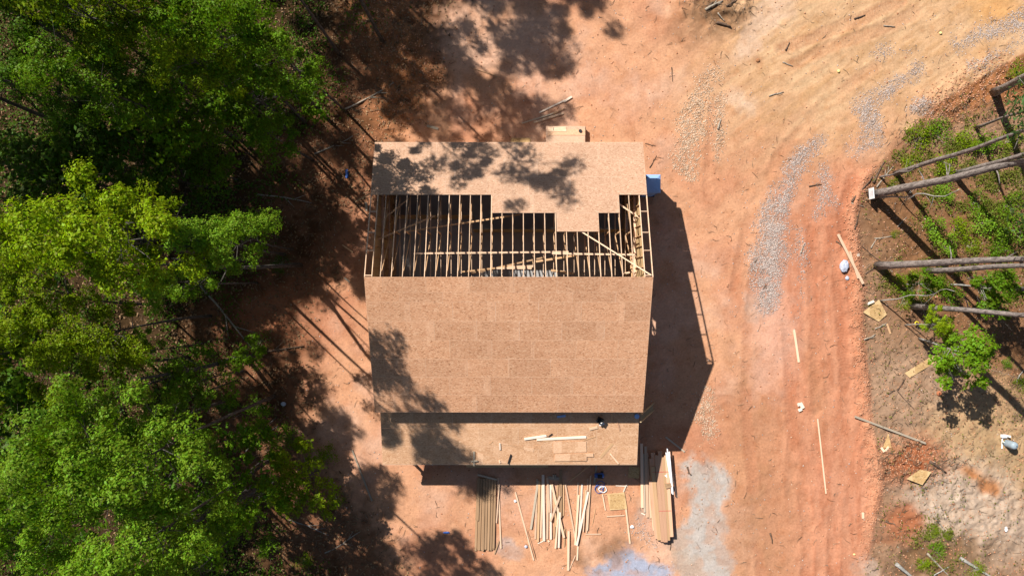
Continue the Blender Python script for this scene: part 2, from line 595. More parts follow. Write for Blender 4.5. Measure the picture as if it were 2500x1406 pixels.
DUST = [
    ([(1695, 1150, 34), (1730, 1180, 42), (1735, 1260, 46), (1712, 1330, 66), (1725, 1430, 66)], (206, 194, 184), 1.0),
    ([(1700, 1130, 22), (1690, 1180, 24)], (206, 190, 176), 0.8),
    ([(1770, 1265, 20)] * 2, (206, 184, 166), 0.7),
    ([(1590, 1240, 20), (1640, 1330, 30), (1680, 1400, 30)], (206, 182, 160), 0.7),
    ([(1475, 1405, 28), (1540, 1382, 40), (1610, 1395, 34)], (184, 188, 206), 1.0),
    ([(1570, 1260, 12), (1590, 1290, 18)], (196, 178, 166), 0.6),
    ([(1825, 735, 20), (1830, 760, 16)], (222, 190, 170), 0.7),
    ([(1235, 1330, 12), (1250, 1345, 8)], (200, 188, 184), 0.6),
    ([(2120, 1385, 26), (2125, 1395, 20)], (212, 184, 164), 0.8),
    ([(1815, 120, 20), (1850, 60, 30), (1900, 20, 40)], (236, 200, 172), 0.7),
    ([(1800, 240, 30), (1830, 260, 20)], (240, 205, 175), 0.7),
]
for pts, c, amt in DUST:
    if pts[0] == pts[1]:
        pts = [pts[0], (pts[0][0] + 1, pts[0][1] + 1, pts[0][2])]
    d, _ = strip(pts)
    lay(A(*c), sstep(14, -14, d + warp * 0.9) * amt * (.6 + .4 * sstep(.35, .6, n_sml)))
lay(A(120, 92, 66), sstep(25, -25, blob(1480, 1345, 45, 18, -10) + warp) * 0.55)
lay(A(170, 112, 76), sstep(12, -12, blob(1850, 148, 10, 10)) * 0.6)
lay(A(140, 105, 75), sstep(30, -30, blob(1740, 30, 70, 40, 20) + warp) * 0.8)
lay(A(160, 122, 90), sstep(30, -30, blob(1690, 75, 40, 25, -20) + warp) * 0.6)

# tyre tracks: shallow pressed bands with lug marks
TRACKS = [
    ([(2078, 440, 16), (2060, 520, 17), (2066, 620, 17), (2080, 720, 17), (2096, 860, 16), (2112, 1000, 15), (2118, 1100, 13)], 0.05, 1.0),
    ([(2030, 560, 13), (2040, 650, 13), (2052, 760, 13), (2064, 900, 13), (2070, 1040, 12)], 0.045, 0.9),
    ([(1978, 560, 14), (1984, 700, 14), (1990, 850, 14), (1995, 1000, 14)], 0.03, 0.5),
    ([(1960, 1190, 13), (1975, 1290, 14), (1968, 1420, 14)], 0.045, 1.0),
    ([(2052, 1190, 6), (2036, 1260, 13), (2032, 1420, 14)], 0.05, 1.0),
    ([(1740, 260, 12), (1735, 330, 12), (1728, 420, 12), (1726, 470, 12)], 0.025, 0.5),
    ([(1845, 640, 12), (1825, 800, 13), (1820, 1000, 13), (1840, 1200, 13), (1860, 1420, 13)], 0.02, 0.5),
    ([(1920, 760, 12), (1925, 900, 13), (1935, 1060, 13), (1930, 1220, 13)], 0.025, 0.6),
    ([(2140, 160, 13), (2000, 260, 13), (1900, 380, 13), (1830, 520, 13), (1790, 700, 12)], 0.02, 0.45),
    ([(1905, 120, 14), (1990, 90, 15), (2100, 50, 16), (2200, 0, 16)], 0.03, 0.6),
    ([(1930, 160, 14), (2030, 115, 15), (2140, 75, 16), (2240, 30, 16)], 0.03, 0.5),
    ([(2120, 440, 10), (2140, 400, 12), (2200, 340, 12)], 0.03, 0.4),
]
for pts, dep, lug in TRACKS:
    d, s = strip(pts)
    m = sstep(6, -5, d + warp * 0.12)
    broken = sstep(0.34, 0.52, fbm(GX, GY, 3.5, 91, 2))
    lugs = (np.sin(s * 2 * math.pi / 7.3 + np.abs(d) * 0.25) > 0.1).astype(float)
    H -= m * dep
    H += m * lugs * 0.024 * lug * broken
    rim = sstep(10, 2, np.abs(d)) * 0.03
    H += rim * n_fine
    lay(A(200, 126, 92), m * 0.35 * broken * lug)
    lay(A(186, 114, 82), m * (1 - lugs) * broken * lug * 0.4)
# berm pushed up along the drive's right edge
bd = PX - edge_x
berm = np.exp(-((bd + 12 + warp * 0.3) / 15.0) ** 2) * sstep(380, 470, PY) * sstep(1420, 1250, PY)
H += berm * (0.16 + 0.26 * (n_sml - 0.3))
lay(A(222, 160, 124), berm * 0.6)
# lumps
H += bank * (0.20 * (n_med - 0.5) + 0.16 * (n_sml - 0.5) + 0.07 * (n_fine - .5))
H += forest * (0.30 * (n_med - 0.5) + 0.16 * (n_sml - 0.5))
H += rough_tl * (0.55 * (n_med - 0.4) + 0.35 * (n_sml - 0.45) + 0.1 * (n_fine - .5))
H += sstep(40, -30, blob(2215, 1125, 85, 50)) * (0.25 + 0.5 * (n_sml - 0.45) + 0.12 * (n_fine - .5))
H += sstep(40, -30, strip([(2280, 260, 30), (2440, 190, 50)])[0]) * (0.1 + 0.4 * (n_sml - 0.45) + 0.1 * (n_fine - .5))
H += wh * (0.22 * (n_sml - 0.45) + 0.10 * np.abs(n_fine - .5) + 0.3 * np.abs(n_med - .5) + .08 * np.abs(n_diag - .5))
H += sstep(30, -30, blob(1750, 10, 90, 60)) * (0.2 + 0.5 * (n_sml - 0.5))
H += 0.10 * (n_med - 0.5) + 0.05 * (n_sml - 0.5) + 0.022 * (n_fine - 0.5) + tr * 0.07 * (n_diag - 0.5) + dv * .04 * (n_str - .5)
# level pad under the house and its stacks
pad = sstep(1.0, -0.5, np.maximum(np.abs(GX + 0.3) - 9.0, np.abs(GY + 2.0) - 11.3))
H = H * (1 - pad * 0.75)
far = np.maximum(np.abs(GX) - 36, np.abs(GY) - 20.6)
H = H * sstep(30, 0, far) + 0.0
lay(A(120, 92, 60), sstep(0.0, 12, far) * 0.8)
lay(A(84, 80, 44), sstep(20, 60, far))
soil *= (0.86 + 0.28 * n_sml)[..., None]

ny, nx = GX.shape
verts = np.stack([GX, GY, H], -1).reshape(-1, 3)
ii = np.arange(nx * ny).reshape(ny, nx)
faces = np.stack([ii[:-1, :-1], ii[:-1, 1:], ii[1:, 1:], ii[1:, :-1]], -1).reshape(-1, 4)
g_me = mesh_np("ground", verts, faces, 4)
g_me.polygons.foreach_set("use_smooth", np.ones(len(faces), bool))
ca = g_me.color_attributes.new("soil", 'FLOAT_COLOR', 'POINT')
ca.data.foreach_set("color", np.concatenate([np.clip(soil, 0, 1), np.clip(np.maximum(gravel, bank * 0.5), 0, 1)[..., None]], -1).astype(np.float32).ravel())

def ground_mat():
    m, nt, b, out = new_mat("clay_earth")
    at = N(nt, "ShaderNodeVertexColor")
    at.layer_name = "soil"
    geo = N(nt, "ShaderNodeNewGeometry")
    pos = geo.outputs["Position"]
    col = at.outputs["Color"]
    n1 = N(nt, "ShaderNodeTexNoise", Scale=7.0, Detail=7.0, Roughness=0.72)
    nt.links.new(pos, n1.inputs["Vector"])
    f = math_n(nt, 'MULTIPLY_ADD', n1.outputs[0], 0.9, 0.55)
    col = mix_n(nt, 'MULTIPLY', 1.0, col, f)
    n2 = N(nt, "ShaderNodeTexNoise", Scale=1.3, Detail=5.0, Roughness=0.65)
    nt.links.new(pos, n2.inputs["Vector"])
    tint = ramp_n(nt, n2.outputs[0], [(0.3, (0.90, 0.82, 0.76)), (0.5, (1, 1, 1)), (0.7, (1.06, 1.05, 1.05))])
    col = mix_n(nt, 'MULTIPLY', 1.0, col, tint)
    # small dark scraps of bark and root
    v = N(nt, "ShaderNodeTexVoronoi", Scale=5.0, Randomness=1.0)
    nt.links.new(pos, v.inputs["Vector"])
    sp = N(nt, "ShaderNodeSeparateColor")
    nt.links.new(v.outputs["Color"], sp.inputs[0])
    near = math_n(nt, 'LESS_THAN', v.outputs["Distance"], 0.16)
    pick = math_n(nt, 'GREATER_THAN', sp.outputs[0], 0.86)
    col = mix_n(nt, 'MULTIPLY', math_n(nt, 'MULTIPLY', math_n(nt, 'MULTIPLY', near, pick), 0.6), col, (0.45, 0.36, 0.30, 1))
    nt.links.new(col, b.inputs["Base Color"])
    bp = N(nt, "ShaderNodeBump", Strength=0.55, Distance=0.06)
    nt.links.new(n1.outputs[0], bp.inputs["Height"])
    nt.links.new(bp.outputs[0], b.inputs["Normal"])
    b.inputs["Roughness"].default_value = 1.0
    b.inputs["Specular IOR Level"].default_value = 0.05
    return m
M_GROUND = ground_mat()
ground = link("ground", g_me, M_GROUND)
ground["kind"] = "structure"

def gh(x, y):
    """ground height at a world point"""
    i = int(np.clip(np.searchsorted(gx, x), 0, nx - 1))
    j = int(np.clip(np.searchsorted(gy, y), 0, ny - 1))
    return float(H[j, i])
def gh_arr(x, y):
    i = np.clip(np.searchsorted(gx, x), 0, nx - 1)
    j = np.clip(np.searchsorted(gy, y), 0, ny - 1)
    return H[j, i], i, j
def G(px, py, dz=0.0):
    p = W(px, py, 0.0)
    p.z = gh(p.x, p.y) + dz
    return p

# ------------------------------------------------------------------ the house under construction
XC, YR = -0.19, 0.64                    # middle of the ridge in x, ridge line in y
RIDGE, SLOPE, RUN = 8.12, 0.389, 8.10
XL, XRR = -8.25, 7.88                   # outer faces of the two fly rafters
WXL, WXR = -7.86, 7.46                  # gable walls
WYN, WYS = YR + 7.7, YR - 7.7
def roof_z(y):
    return RIDGE - SLOPE * abs(y - YR)
house = thing("house_under_construction", "two storey wooden house under construction, its roof half covered with sheathing boards over open trusses", "house", (XC, YR, 0))
HO = Vector(house.location)
def hpart(name, mb, mat, parent=None, smooth=False):
    """mesh given in world coordinates -> part of the house"""
    off = HO if parent is None else HO + parent.location
    o = mb.build(name, mat, parent or house, smooth=smooth)
    me = o.data
    me.transform(Matrix.Translation(-HO if parent is None else -(HO + Vector(parent.location))))
    return o

hpart("floor_slab", MB().box((WXL, WYS, -0.25), (WXR, WYN, 0.18)), M_SLAB)

def side_wall(x, inner, openings):
    """gable wall at x built of board panels with openings (y0,y1,z0,z1)"""
    mb = MB()
    ys = sorted({WYS, WYN} | {o[0] for o in openings} | {o[1] for o in openings})
    zs = sorted({0.18, 4.95} | {o[2] for o in openings} | {o[3] for o in openings})
    a, b = (x - 0.014, x) if inner > 0 else (x, x + 0.014)
    for y0, y1 in zip(ys[:-1], ys[1:]):
        for z0, z1 in zip(zs[:-1], zs[1:]):
            if any(o[0] <= y0 and y1 <= o[1] and o[2] <= z0 and z1 <= o[3] for o in openings):
                continue
            mb.box((a, y0, z0), (b, y1, z1))
    mb.prism([(WYS, 4.95), (WYN, 4.95), (WYN, roof_z(WYN) - 0.16), (YR, RIDGE - 0.16), (WYS, roof_z(WYS) - 0.16)], 'x', a, b)
    w = hpart("wall", mb, M_OSB_G)
    d = 0.14 * inner
    for z0, z1, nm in ((0.18, 0.22, "sill_plate"), (2.70, 2.78, "floor_plate"), (4.87, 4.95, "top_plate")):
        timber(nm, (x + d / 2, WYS, z0), (x + d / 2, WYN, z0), 0.14, z1 - z0, M_PALE, w)
    y = WYS + 0.3
    while y < WYN - 0.1:
        for z0, z1 in ((0.22, 2.70), (2.78, 4.87)):
            if any(o[0] - .05 < y < o[1] + .05 and not (o[3] < z0 or o[2] > z1) for o in openings):
                continue
            timber("stud", (x + d / 2, y, z0), (x + d / 2, y, z1), 0.14, 0.038, M_WARM, w, up=(0, 1, 0))
        if abs(y - YR) < 6.6:
            timber("gable_stud", (x + d * 0.3, y, 4.95), (x + d * 0.3, y, roof_z(y) - 0.18), 0.09, 0.038, M_WARM, w, up=(0, 1, 0))
        y += 0.61
    for z in (1.45, 3.8):
        y = WYS + 0.3
        while y < WYN - 0.8:
            if not any(o[0] - .7 < y < o[1] + .1 for o in openings):
                timber("blocking", (x + d / 2, y + 0.02, z + 0.25 * math.sin(y * 3)), (x + d / 2, y + 0.57, z + 0.25 * math.sin(y * 3)), 0.14, 0.038, M_WARM, w)
            y += 0.61
    return w
side_wall(WXL, +1, [(2.0, 3.2, 0.9, 2.2)])
side_wall(WXR, -1, [(-1.15, -0.05, 2.2, 3.15), (3.6, 4.8, 0.9, 2.2)])
def long_wall(y, s, openings):
    mb = MB()
    a, b = (y, y + 0.014) if s > 0 else (y - 0.014, y)
    xs = sorted({WXL, WXR} | {o[0] for o in openings} | {o[1] for o in openings})
    zs = sorted({0.18, 4.95} | {o[2] for o in openings} | {o[3] for o in openings})
    for x0, x1 in zip(xs[:-1], xs[1:]):
        for z0, z1 in zip(zs[:-1], zs[1:]):
            if any(o[0] <= x0 and x1 <= o[1] and o[2] <= z0 and z1 <= o[3] for o in openings):
                continue
            mb.box((x0, a, z0), (x1, b, z1))
    w = hpart("wall", mb, M_OSB_G)
    yy = y - s * 0.07
    timber("top_plate", (WXL + .15, yy, 4.87), (WXR - .15, yy, 4.87), 0.14, 0.08, M_PALE, w)
    x = WXL + 0.4
    while x < WXR - 0.2:
        if not any(o[0] - .05 < x < o[1] + .05 for o in openings):
            timber("stud", (x, yy, 0.18), (x, yy, 4.87), 0.038, 0.14, M_WARM, w, up=(0, 1, 0))
        x += 0.61
long_wall(WYN, +1, [(-5.0, -3.8, 0.9, 2.2), (2.0, 3.2, 0.9, 2.2)])
long_wall(WYS, -1, [(-0.6, 0.6, 0.18, 2.3), (-4.6, -3.2, 0.8, 2.2), (3.0, 4.4, 0.8, 2.2)])

# trusses: each one a triangle of chords with its webs
def truss_mesh(webless=False):
    mb = MB()
    t = 0.018
    dep = 0.14
    for s in (-1, 1):
        p = [(0, RIDGE - 0.018), (s * RUN, RIDGE - SLOPE * RUN - 0.018), (s * RUN, RIDGE - SLOPE * RUN - 0.018 - dep), (0, RIDGE - 0.018 - dep)]
        if s < 0:
            p = p[::-1]
        mb.prism(p, 'x', -t, t)
    zb = 4.955
    mb.prism([(-7.7, zb), (7.7, zb), (7.7, zb + 0.1), (-7.7, zb + 0.1)], 'x', -t + .003, t - .003)
    me = mb.mesh("truss")
    me.materials.append(M_PALE)
    return me
TR_ME = truss_mesh()
ZB = 4.985
WEBS = []
for s in (-1, 1):
    zt = lambda y: RIDGE - SLOPE * y - 0.12
    WEBS += [((s * 0.12, zt(0.12)), (s * 2.5, ZB)), ((s * 2.6, zt(2.6)), (s * 2.55, ZB)), ((s * 2.7, zt(2.7)), (s * 5.0, ZB)), ((s * 5.3, zt(5.3)), (s * 5.1, ZB))]
truss_x = [-7.35 + 0.6155 * i for i in range(24)]
for x in truss_x:
    tr_o = link("truss", TR_ME, None, house, (x - XC, 0, 0))
    j = 0.006 * RNG.normal()
    for (y0, z0), (y1, z1) in WEBS:
        timber("web", (x + j, YR + y0, z0), (x + j, YR + y1, z1), 0.085, 0.038, M_WARM, tr_o, up=(1, 0, 0), shape="web")
# gable trusses and the ladder of blocks that carries the overhang
for x, xf in ((WXL + 0.04, XL + 0.02), (WXR - 0.04, XRR - 0.02)):
    tr_o = link("gable_truss", TR_ME, None, house, (x - XC, 0, 0))
    fl = MB()
    for s in (-1, 1):
        p = [(YR, RIDGE - 0.018), (YR + s * RUN, roof_z(YR + RUN) - 0.018), (YR + s * RUN, roof_z(YR + RUN) - 0.158), (YR, RIDGE - 0.158)]
        fl.prism(p if s > 0 else p[::-1], 'x', xf - 0.02, xf + 0.02)
    fly = hpart("fly_rafter", fl, M_PALE)
    for dist in (0.03, 1.45, 2.5, 3.75, 5.0, 6.2, 7.3, -1.3, -2.6, -3.9, -5.2, -6.5, -7.6):
        y = YR + dist
        z = roof_z(y) - 0.14
        sl = -SLOPE if dist > 0 else SLOPE
        timber("ladder_block", (min(x, xf) + 0.022, y, z), (max(x, xf) - 0.022, y, z), 0.045, 0.11, M_PALE, fly, up=(0, -sl, 1))
# fascia
for s in (-1, 1):
    y = YR + s * (RUN - 0.02) + s * 0.022
    timber("fascia", (XL, y, roof_z(YR + RUN) - 0.17), (XRR, y, roof_z(YR + RUN) - 0.17), 0.038, 0.15, M_PALE, house)

# sheathing, sheet by sheet
SHEET = {}
def sheet(x0, x1, ya, yb, mat, zf, thick=0.014, parent=house, name="roof_sheet"):
    """one sheet lying on the plane z = zf(y), between x0..x1 and ya..yb (world)"""
    key = mat.name
    if key not in SHEET:
        mb = MB().box((-0.5, -0.5, 0), (0.5, 0.5, 1))
        SHEET[key] = mb.mesh("roof_sheet")
        SHEET[key].materials.append(mat)
    g = 0.004
    x0, x1 = x0 + g, x1 - g
    pa, pb = Vector((0, ya, zf(ya))), Vector((0, yb, zf(yb)))
    d = (pb - pa)
    L = d.length - 2 * g
    y = d.normalized()
    z = Vector((1, 0, 0)).cross(y)
    c = (pa + pb) / 2 + Vector(((x0 + x1) / 2, 0, 0)) + z * (RNG.random() * 0.004)
    o = bpy.data.objects.new(name, SHEET[key])
    COL.objects.link(o)
    o.parent = parent
    c = c - Vector(parent.location)
    o.matrix_basis = Matrix(((x1 - x0, 0, 0, c.x), (0, y.y * L, z.y * thick, c.y), (0, y.z * L, z.z * thick, c.z), (0, 0, 0, 1)))
    return o
def course(ya, yb, off, mat, zf, x0=XL, x1=XRR, name="roof_sheet"):
    x = x0
    nxt = x0 + off
    while x < x1 - 1e-3:
        e = min(nxt, x1)
        if x1 - e < 0.15:
            e = x1
        sheet(x, e, ya, yb, mat, zf, name=name)
        x = e
        nxt = e + 2.44
YE_S = YR - RUN
cs = 6.67 / 6
offs = [1.25, 2.1, 0.75, 2.2, 1.35, 2.44]
for i in range(6):
    course(YE_S + cs * i, YE_S + cs * (i + 1), offs[i], M_OSB, roof_z)
course(YE_S + cs * 6, YE_S + cs * 6 + 0.55, 1.9, M_OSB, roof_z)
course(YE_S + cs * 6 + 0.55, YR - 0.02, 1.0, M_OSB, roof_z)
YE_N = YR + RUN
cn = 1.105
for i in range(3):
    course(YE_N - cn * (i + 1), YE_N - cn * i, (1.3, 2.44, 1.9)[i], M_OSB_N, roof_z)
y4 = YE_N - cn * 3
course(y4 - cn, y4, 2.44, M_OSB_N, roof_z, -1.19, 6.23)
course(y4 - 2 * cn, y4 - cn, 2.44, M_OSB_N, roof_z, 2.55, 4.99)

# bracing laid in the open part of the roof
def brace(a, za, b, zb, w=0.09, t=0.038, mat=M_PALE, name="brace"):
    return timber(name, W(a[0], a[1], za), W(b[0], b[1], zb), w, t, mat, house)
brace((1010, 619), 6.75, (1388, 615), 6.75, 0.1)
brace((1345, 619), 6.80, (1550, 622), 6.80, 0.1)
brace((912, 589), 6.2, (1062, 527), 6.0, 0.09, mat=M_WARM)
brace((930, 540), 5.5, (1000, 484), 5.3, 0.08, mat=M_WARM)
brace((985, 567), 5.2, (1270, 524), 5.2, 0.1, mat=M_WARM)
brace((1418, 565), 6.98, (1590, 672), 8.12, 0.07, mat=M_PALE)
brace((1512, 499), 6.0, (1564, 534), 5.9, 0.09, mat=M_PALE)
brace((1440, 618), 5.2, (1300, 640), 5.2, 0.12, mat=M_WARM)
brace((1128, 664), 5.12, (1250, 650), 5.12, 0.10, mat=M_WARM)
brace((1150, 668), 5.08, (1330, 628), 5.08, 0.10, mat=M_TREATED)
brace((1240, 652), 5.16, (1302, 650), 5.16, 0.14, mat=M_PALE)
brace((1210, 655), 5.2, (1298, 655), 5.2, 0.10, mat=M_PALE)
brace((1345, 660), 5.1, (1400, 668), 5.1, 0.14, mat=M_WARM)
brace((1520, 668), 5.1, (1565, 660), 5.1, 0.10, mat=M_PALE)
# partition walls inside, seen dimly between the trusses
for x0, x1, y in ((-7.7, -2.5, 4.6), (-2.5, 7.3, 3.7)):
    mb = MB().box((x0, y, 0.18), (x1, y + 0.03, 2.6))
    hpart("partition", mb, M_OSB_G)

# porch roof
PYT, PYB = WYS - 0.01, -11.06
def porch_z(y):
    return 3.05 + 0.233 * (y - PYB)
PXL, PXR = -8.13, 7.85
for k in range(27):
    x = PXL + 0.03 + k * (PXR - PXL - 0.06) / 26
    timber("porch_rafter", (x, PYB + 0.02, porch_z(PYB) - 0.16), (x, PYT, porch_z(PYT) - 0.16), 0.04, 0.15, M_PALE, house)
ps = (PYT - PYB) / 3.3
course(PYB, PYB + 1.19, 2.44, M_OSB_P, porch_z, PXL, PXR)
course(PYB + 1.19, PYB + 2.38, 1.2, M_OSB_P, porch_z, PXL, PXR)
course(PYB + 2.38, PYB + 3.57, 2.0, M_OSB_P, porch_z, PXL, PXR)
course(PYB + 3.57, PYT, 2.44, M_OSB_P, porch_z, PXL, PXR)
timber("porch_fascia", (PXL, PYB - 0.02, porch_z(PYB) - 0.17), (PXR, PYB - 0.02, porch_z(PYB) - 0.17), 0.038, 0.16, M_PALE, house)
timber("porch_beam", (PXL + .2, -10.6, 2.6), (PXR - .2, -10.6, 2.6), 0.14, 0.28, M_PALE, house)
for x in (-7.8, -4.0, 0.2, 4.2, 7.5):
    timber("porch_post", (x, -10.6, 0.0), (x, -10.6, 2.6), 0.14, 0.14, M_PALE, house, up=(0, 1, 0))
hpart("porch_floor", MB().box((WXL, -10.85, -0.2), (WXR, WYS - .02, 0.16)), M_SLAB)
hpart("porch_step", MB().box((-3.05, -11.98, -0.1), (2.42, -10.87, 0.12)), M_OSB_G)

# ------------------------------------------------------------------ things standing about
# portable toilet in the lee of the house
M_BLUE = simple_mat("blue_plastic", (0.05, 0.13, 0.42), 0.45, 0.35, 0, 3.0, 0.1)
M_BLUEROOF = simple_mat("pale_blue_roof", (0.24, 0.38, 0.64), 0.45, 0.35, 0, 3.0, 0.1)
M_GREY = simple_mat("grey_plastic", (0.26, 0.32, 0.36), 0.45, 0.3, 0, 6.0, 0.12)
M_DARK = simple_mat("dark_rubber", (0.02, 0.02, 0.022), 0.6, 0.3)
M_WHITE = simple_mat("white_plastic", (0.75, 0.74, 0.74), 0.5, 0.3, 0, 5.0, 0.08)
toilet = thing("portable_toilet", "blue portable toilet with pale blue roof, standing beside the open end of the house roof", "portable toilet", (8.93, 6.66, 0.02))
mb = MB()
mb.box((-.52, -.52, .12), (.52, .52, 2.08))
for k in range(5):
    for s in (-1, 1):
        x = -0.42 + 0.21 * k
        mb.box((x - .03, s * .54 - .018, .2), (x + .03, s * .54 + .018, 2.0))
        mb.box((s * .54 - .018, x - .03, .2), (s * .54 + .018, x + .03, 2.0))
mb.build("cabin", M_BLUE, toilet)
MB().box((-.58, -.58, 0), (.58, .58, .12)).build("base", M_DARK, toilet)
rv = []
for z, h in ((2.08, .585), (2.16, .585), (2.22, .50), (2.27, .34), (2.29, .12)):
    rv.append([(-h, -h, z), (h, -h, z), (h, h, z), (-h, h, z)])
vs = [p for r in rv for p in r]
fs = [(i * 4 + k, i * 4 + (k + 1) % 4, i * 4 + 4 + (k + 1) % 4, i * 4 + 4 + k) for i in range(4) for k in range(4)] + [(3, 2, 1, 0), (16, 17, 18, 19)]
MB().add(vs, fs).build("roof", M_BLUEROOF, toilet)
MB().box((-.36, -.575, .2), (.36, -.561, 1.95)).build("door", M_BLUEROOF, toilet)
MB().tube([(-.36, .36, 2.1), (-.36, .36, 2.42)], .05, 10).build("vent_pipe", M_DARK, toilet)

# ladder leaning on the porch roof's end
lad = thing("ladder", "wooden ladder leaning on the end of the porch roof in the house shade", "ladder", (9.45, -7.95, 0.03))
M_LAD = simple_mat("ladder_wood", (0.45, 0.34, 0.2), 0.7, 0.15)
top = Vector((-1.58, -0.05, 3.95))
for s in (-1, 1):
    o = timber("rail", Vector(lad.location) + Vector((0, s * .23, 0)), Vector(lad.location) + top + Vector((0, s * .23, 0)), 0.05, 0.09, M_LAD, lad, up=(1, 0, 0.4))
for k in range(13):
    p = Vector(lad.location) + top * ((k + 0.6) / 13.6)
    timber("rung", p + Vector((0, -.205, 0.01)), p + Vector((0, .205, 0.01)), 0.055, 0.03, M_LAD, lad)

# stack of sheets behind the house, each sheet a thing
xa, xb = W(1334, 330, .4).x, W(1429, 330, .4).x
GS = "sheets stacked behind the house"
nm = ["lowest", "second lowest", "third from the bottom", "fourth from the bottom", "third from the top", "second from the top"]
for k in range(6):
    z = 0.06 + k * 0.075
    y0 = 9.47 + 0.008 * k
    mb = MB().box((xa + .03 * math.sin(k * 2.1), y0, z), (xb + .03 * math.sin(k * 2.1), y0 + 1.22, z + 0.07))
    tag(mb.build("board_pack", M_OSB_N), "flat pack of strand board sheets, %s in the pile behind the house" % nm[k], "board pack", GS)
tag(MB().box((xa + .1, 10.12, .51), (xb - .02, 10.5, .53)).build("board_offcut", M_OSB_P), "long narrow strand board offcut lying across the pile behind the house", "board")
tag(MB().box((xa + .1, 10.36, .532), (xa + 1.32, 10.68, .55)).build("board_offcut", M_PALE), "short pale offcut at the far edge of the pile behind the house", "board")
tag(MB().box((xa + .45, 10.42, .552), (xa + .48, 10.62, .558)).build("pencil_strip", M_DARK), "thin dark strip on the short pale offcut behind the house", "strip")
mb = MB().tube([(xb - .35, 10.4, .532), (xb - .35, 10.4, .60)], .11, 12)
tag(mb.build("nail_bucket", M_DARK), "small dark round bucket on the pile behind the house", "bucket")
o = sheet(W(1247, 0).x, W(1295, 0).x, 9.0, 9.0 + .98, M_OSB_G, lambda y: 0.06, parent=house)
o.parent = None
o.matrix_basis = Matrix.Translation(Vector((0, 0, 0))) @ o.matrix_basis
o.location = Vector(((W(1247, 0).x + W(1295, 0).x) / 2, 9.55, 0.05))
o.name = "strand_board_sheet"
tag(o, "dim strand board sheet lying in the tree shade behind the house", "board")

# boards -------------------------------------------------------------------------------------
def gb(a, b, w, label, z=0.03, t=0.04, mat=M_PALE, name="board", cat="board", group=None, zb=None):
    """board lying on the ground: photo end points a, b; width w in m"""
    z2 = z if zb is None else zb
    pa, pb = W(a[0], a[1], z), W(b[0], b[1], z2)
    pa.z = z + gh(pa.x, pa.y)
    pb.z = z2 + gh(pb.x, pb.y)
    o = timber(name, pa, pb, w, t, mat)
    tag(o, label, cat, group)
    return o
ORD = ["first", "second", "third", "fourth", "fifth", "sixth", "seventh", "eighth", "ninth", "tenth", "eleventh", "twelfth", "thirteenth", "fourteenth", "fifteenth", "sixteenth"]

# A: treated planks stacked in two layers
GA = "planks of the shaded stack"
for k in range(8):
    x = 1166 + k * 6.0
    gb((x + 1, 1166), (x - 5 + .2 * k, 1344 - (k % 3) * 3), 0.138, "olive plank in the bottom layer of the shaded stack, %s from the left" % ORD[k], 0.03, 0.05, M_TREATED, group=GA)
for k in range(7):
    x = 1167 + k * 6.9
    e = 1342 if k in (1, 2, 5) else (1268 if k == 0 else 1338)
    gb((x + 1, 1168 + (k % 2) * 3), (x - 4, e), 0.15, "olive plank in the middle layer of the shaded stack, %s from the left" % ORD[k], 0.085, 0.05, M_TREATED, group=GA)
for k in range(7):
    x = 1168 + k * 6.7
    e = (1270, 1205, 1344, 1340, 1343, 1205, 1208)[k]
    gb((x + 1, 1165 + (k * 7 % 4)), (x - 3 * (e - 1165) / 180, e), 0.148, "olive plank on top of the shaded stack, %s from the left" % ORD[k], 0.14, 0.05, M_TREATED, group=GA)
gb((1166, 1158), (1213, 1170), 0.12, "dim board lying across the head of the shaded plank stack", 0.2, 0.04, M_GREYWOOD)
gb((1216, 1165), (1223, 1338), 0.10, "long pale board lying right beside the shaded plank stack", 0.04, 0.04, M_PALE)
gb((1219, 1180), (1212, 1275), 0.08, "narrow pale board crossing the one beside the shaded plank stack", 0.09, 0.04, M_PALE)
gb((1218, 1320), (1207, 1352), 0.09, "short board at the foot of the shaded plank stack", 0.03, 0.04, M_TREATED)
gb((1258, 1200), (1303, 1367), 0.10, "single slanting board between the shaded plank stack and the loose lumber pile", 0.02, 0.04, M_PALE)

# C: loose pile under the porch edge
GC = "boards of the loose lumber pile"
def pile(rows, text, group):
    for k, (a, b, w, z, mat) in enumerate(rows):
        gb(a, b, w, text % ORD[k], z, 0.04, mat, group=group)
pile([((1314, 1172), (1296, 1291), 0.14, .07, M_GREYWOOD), ((1311, 1168), (1307, 1315), 0.12, .03, M_PALE), ((1317, 1174), (1313, 1322), 0.15, .08, M_WARM),
      ((1324, 1158), (1320, 1312), 0.10, .03, M_PALE), ((1326, 1158), (1328, 1320), 0.17, .08, M_WHITEWOOD), ((1338, 1172), (1336, 1315), 0.13, .04, M_PALE),
      ((1344, 1182), (1345, 1316), 0.13, .08, M_WHITEWOOD), ((1362, 1183), (1352, 1312), 0.10, .03, M_WARM)],
     "loose pile below the porch: bottom board, %s from the left", GC)
pile([((1336, 1165), (1342, 1250), 0.12, .12, M_PALE), ((1347, 1182), (1377, 1312), 0.15, .16, M_PALE), ((1352, 1218), (1358, 1285), 0.10, .13, M_WARM),
      ((1367, 1210), (1344, 1272), 0.13, .20, M_PALE), ((1369, 1146), (1369, 1262), 0.17, .12, M_TREATED), ((1363, 1240), (1356, 1338), 0.12, .12, M_PALE),
      ((1367, 1250), (1364, 1336), 0.13, .17, M_WHITEWOOD), ((1376, 1170), (1375, 1258), 0.08, .03, M_WARM), ((1379, 1290), (1377, 1334), 0.08, .04, M_WARM)],
     "loose pile below the porch: top board, %s from the left", GC)
gb((1337, 1165), (1366, 1168), 0.22, "short crosswise board in the shade at the head of the loose lumber pile", 0.02, 0.05, M_GREYWOOD)
gb((1338, 1318), (1341, 1322), 0.12, "stub of pale board at the foot of the loose lumber pile", 0.02, 0.04, M_PALE)
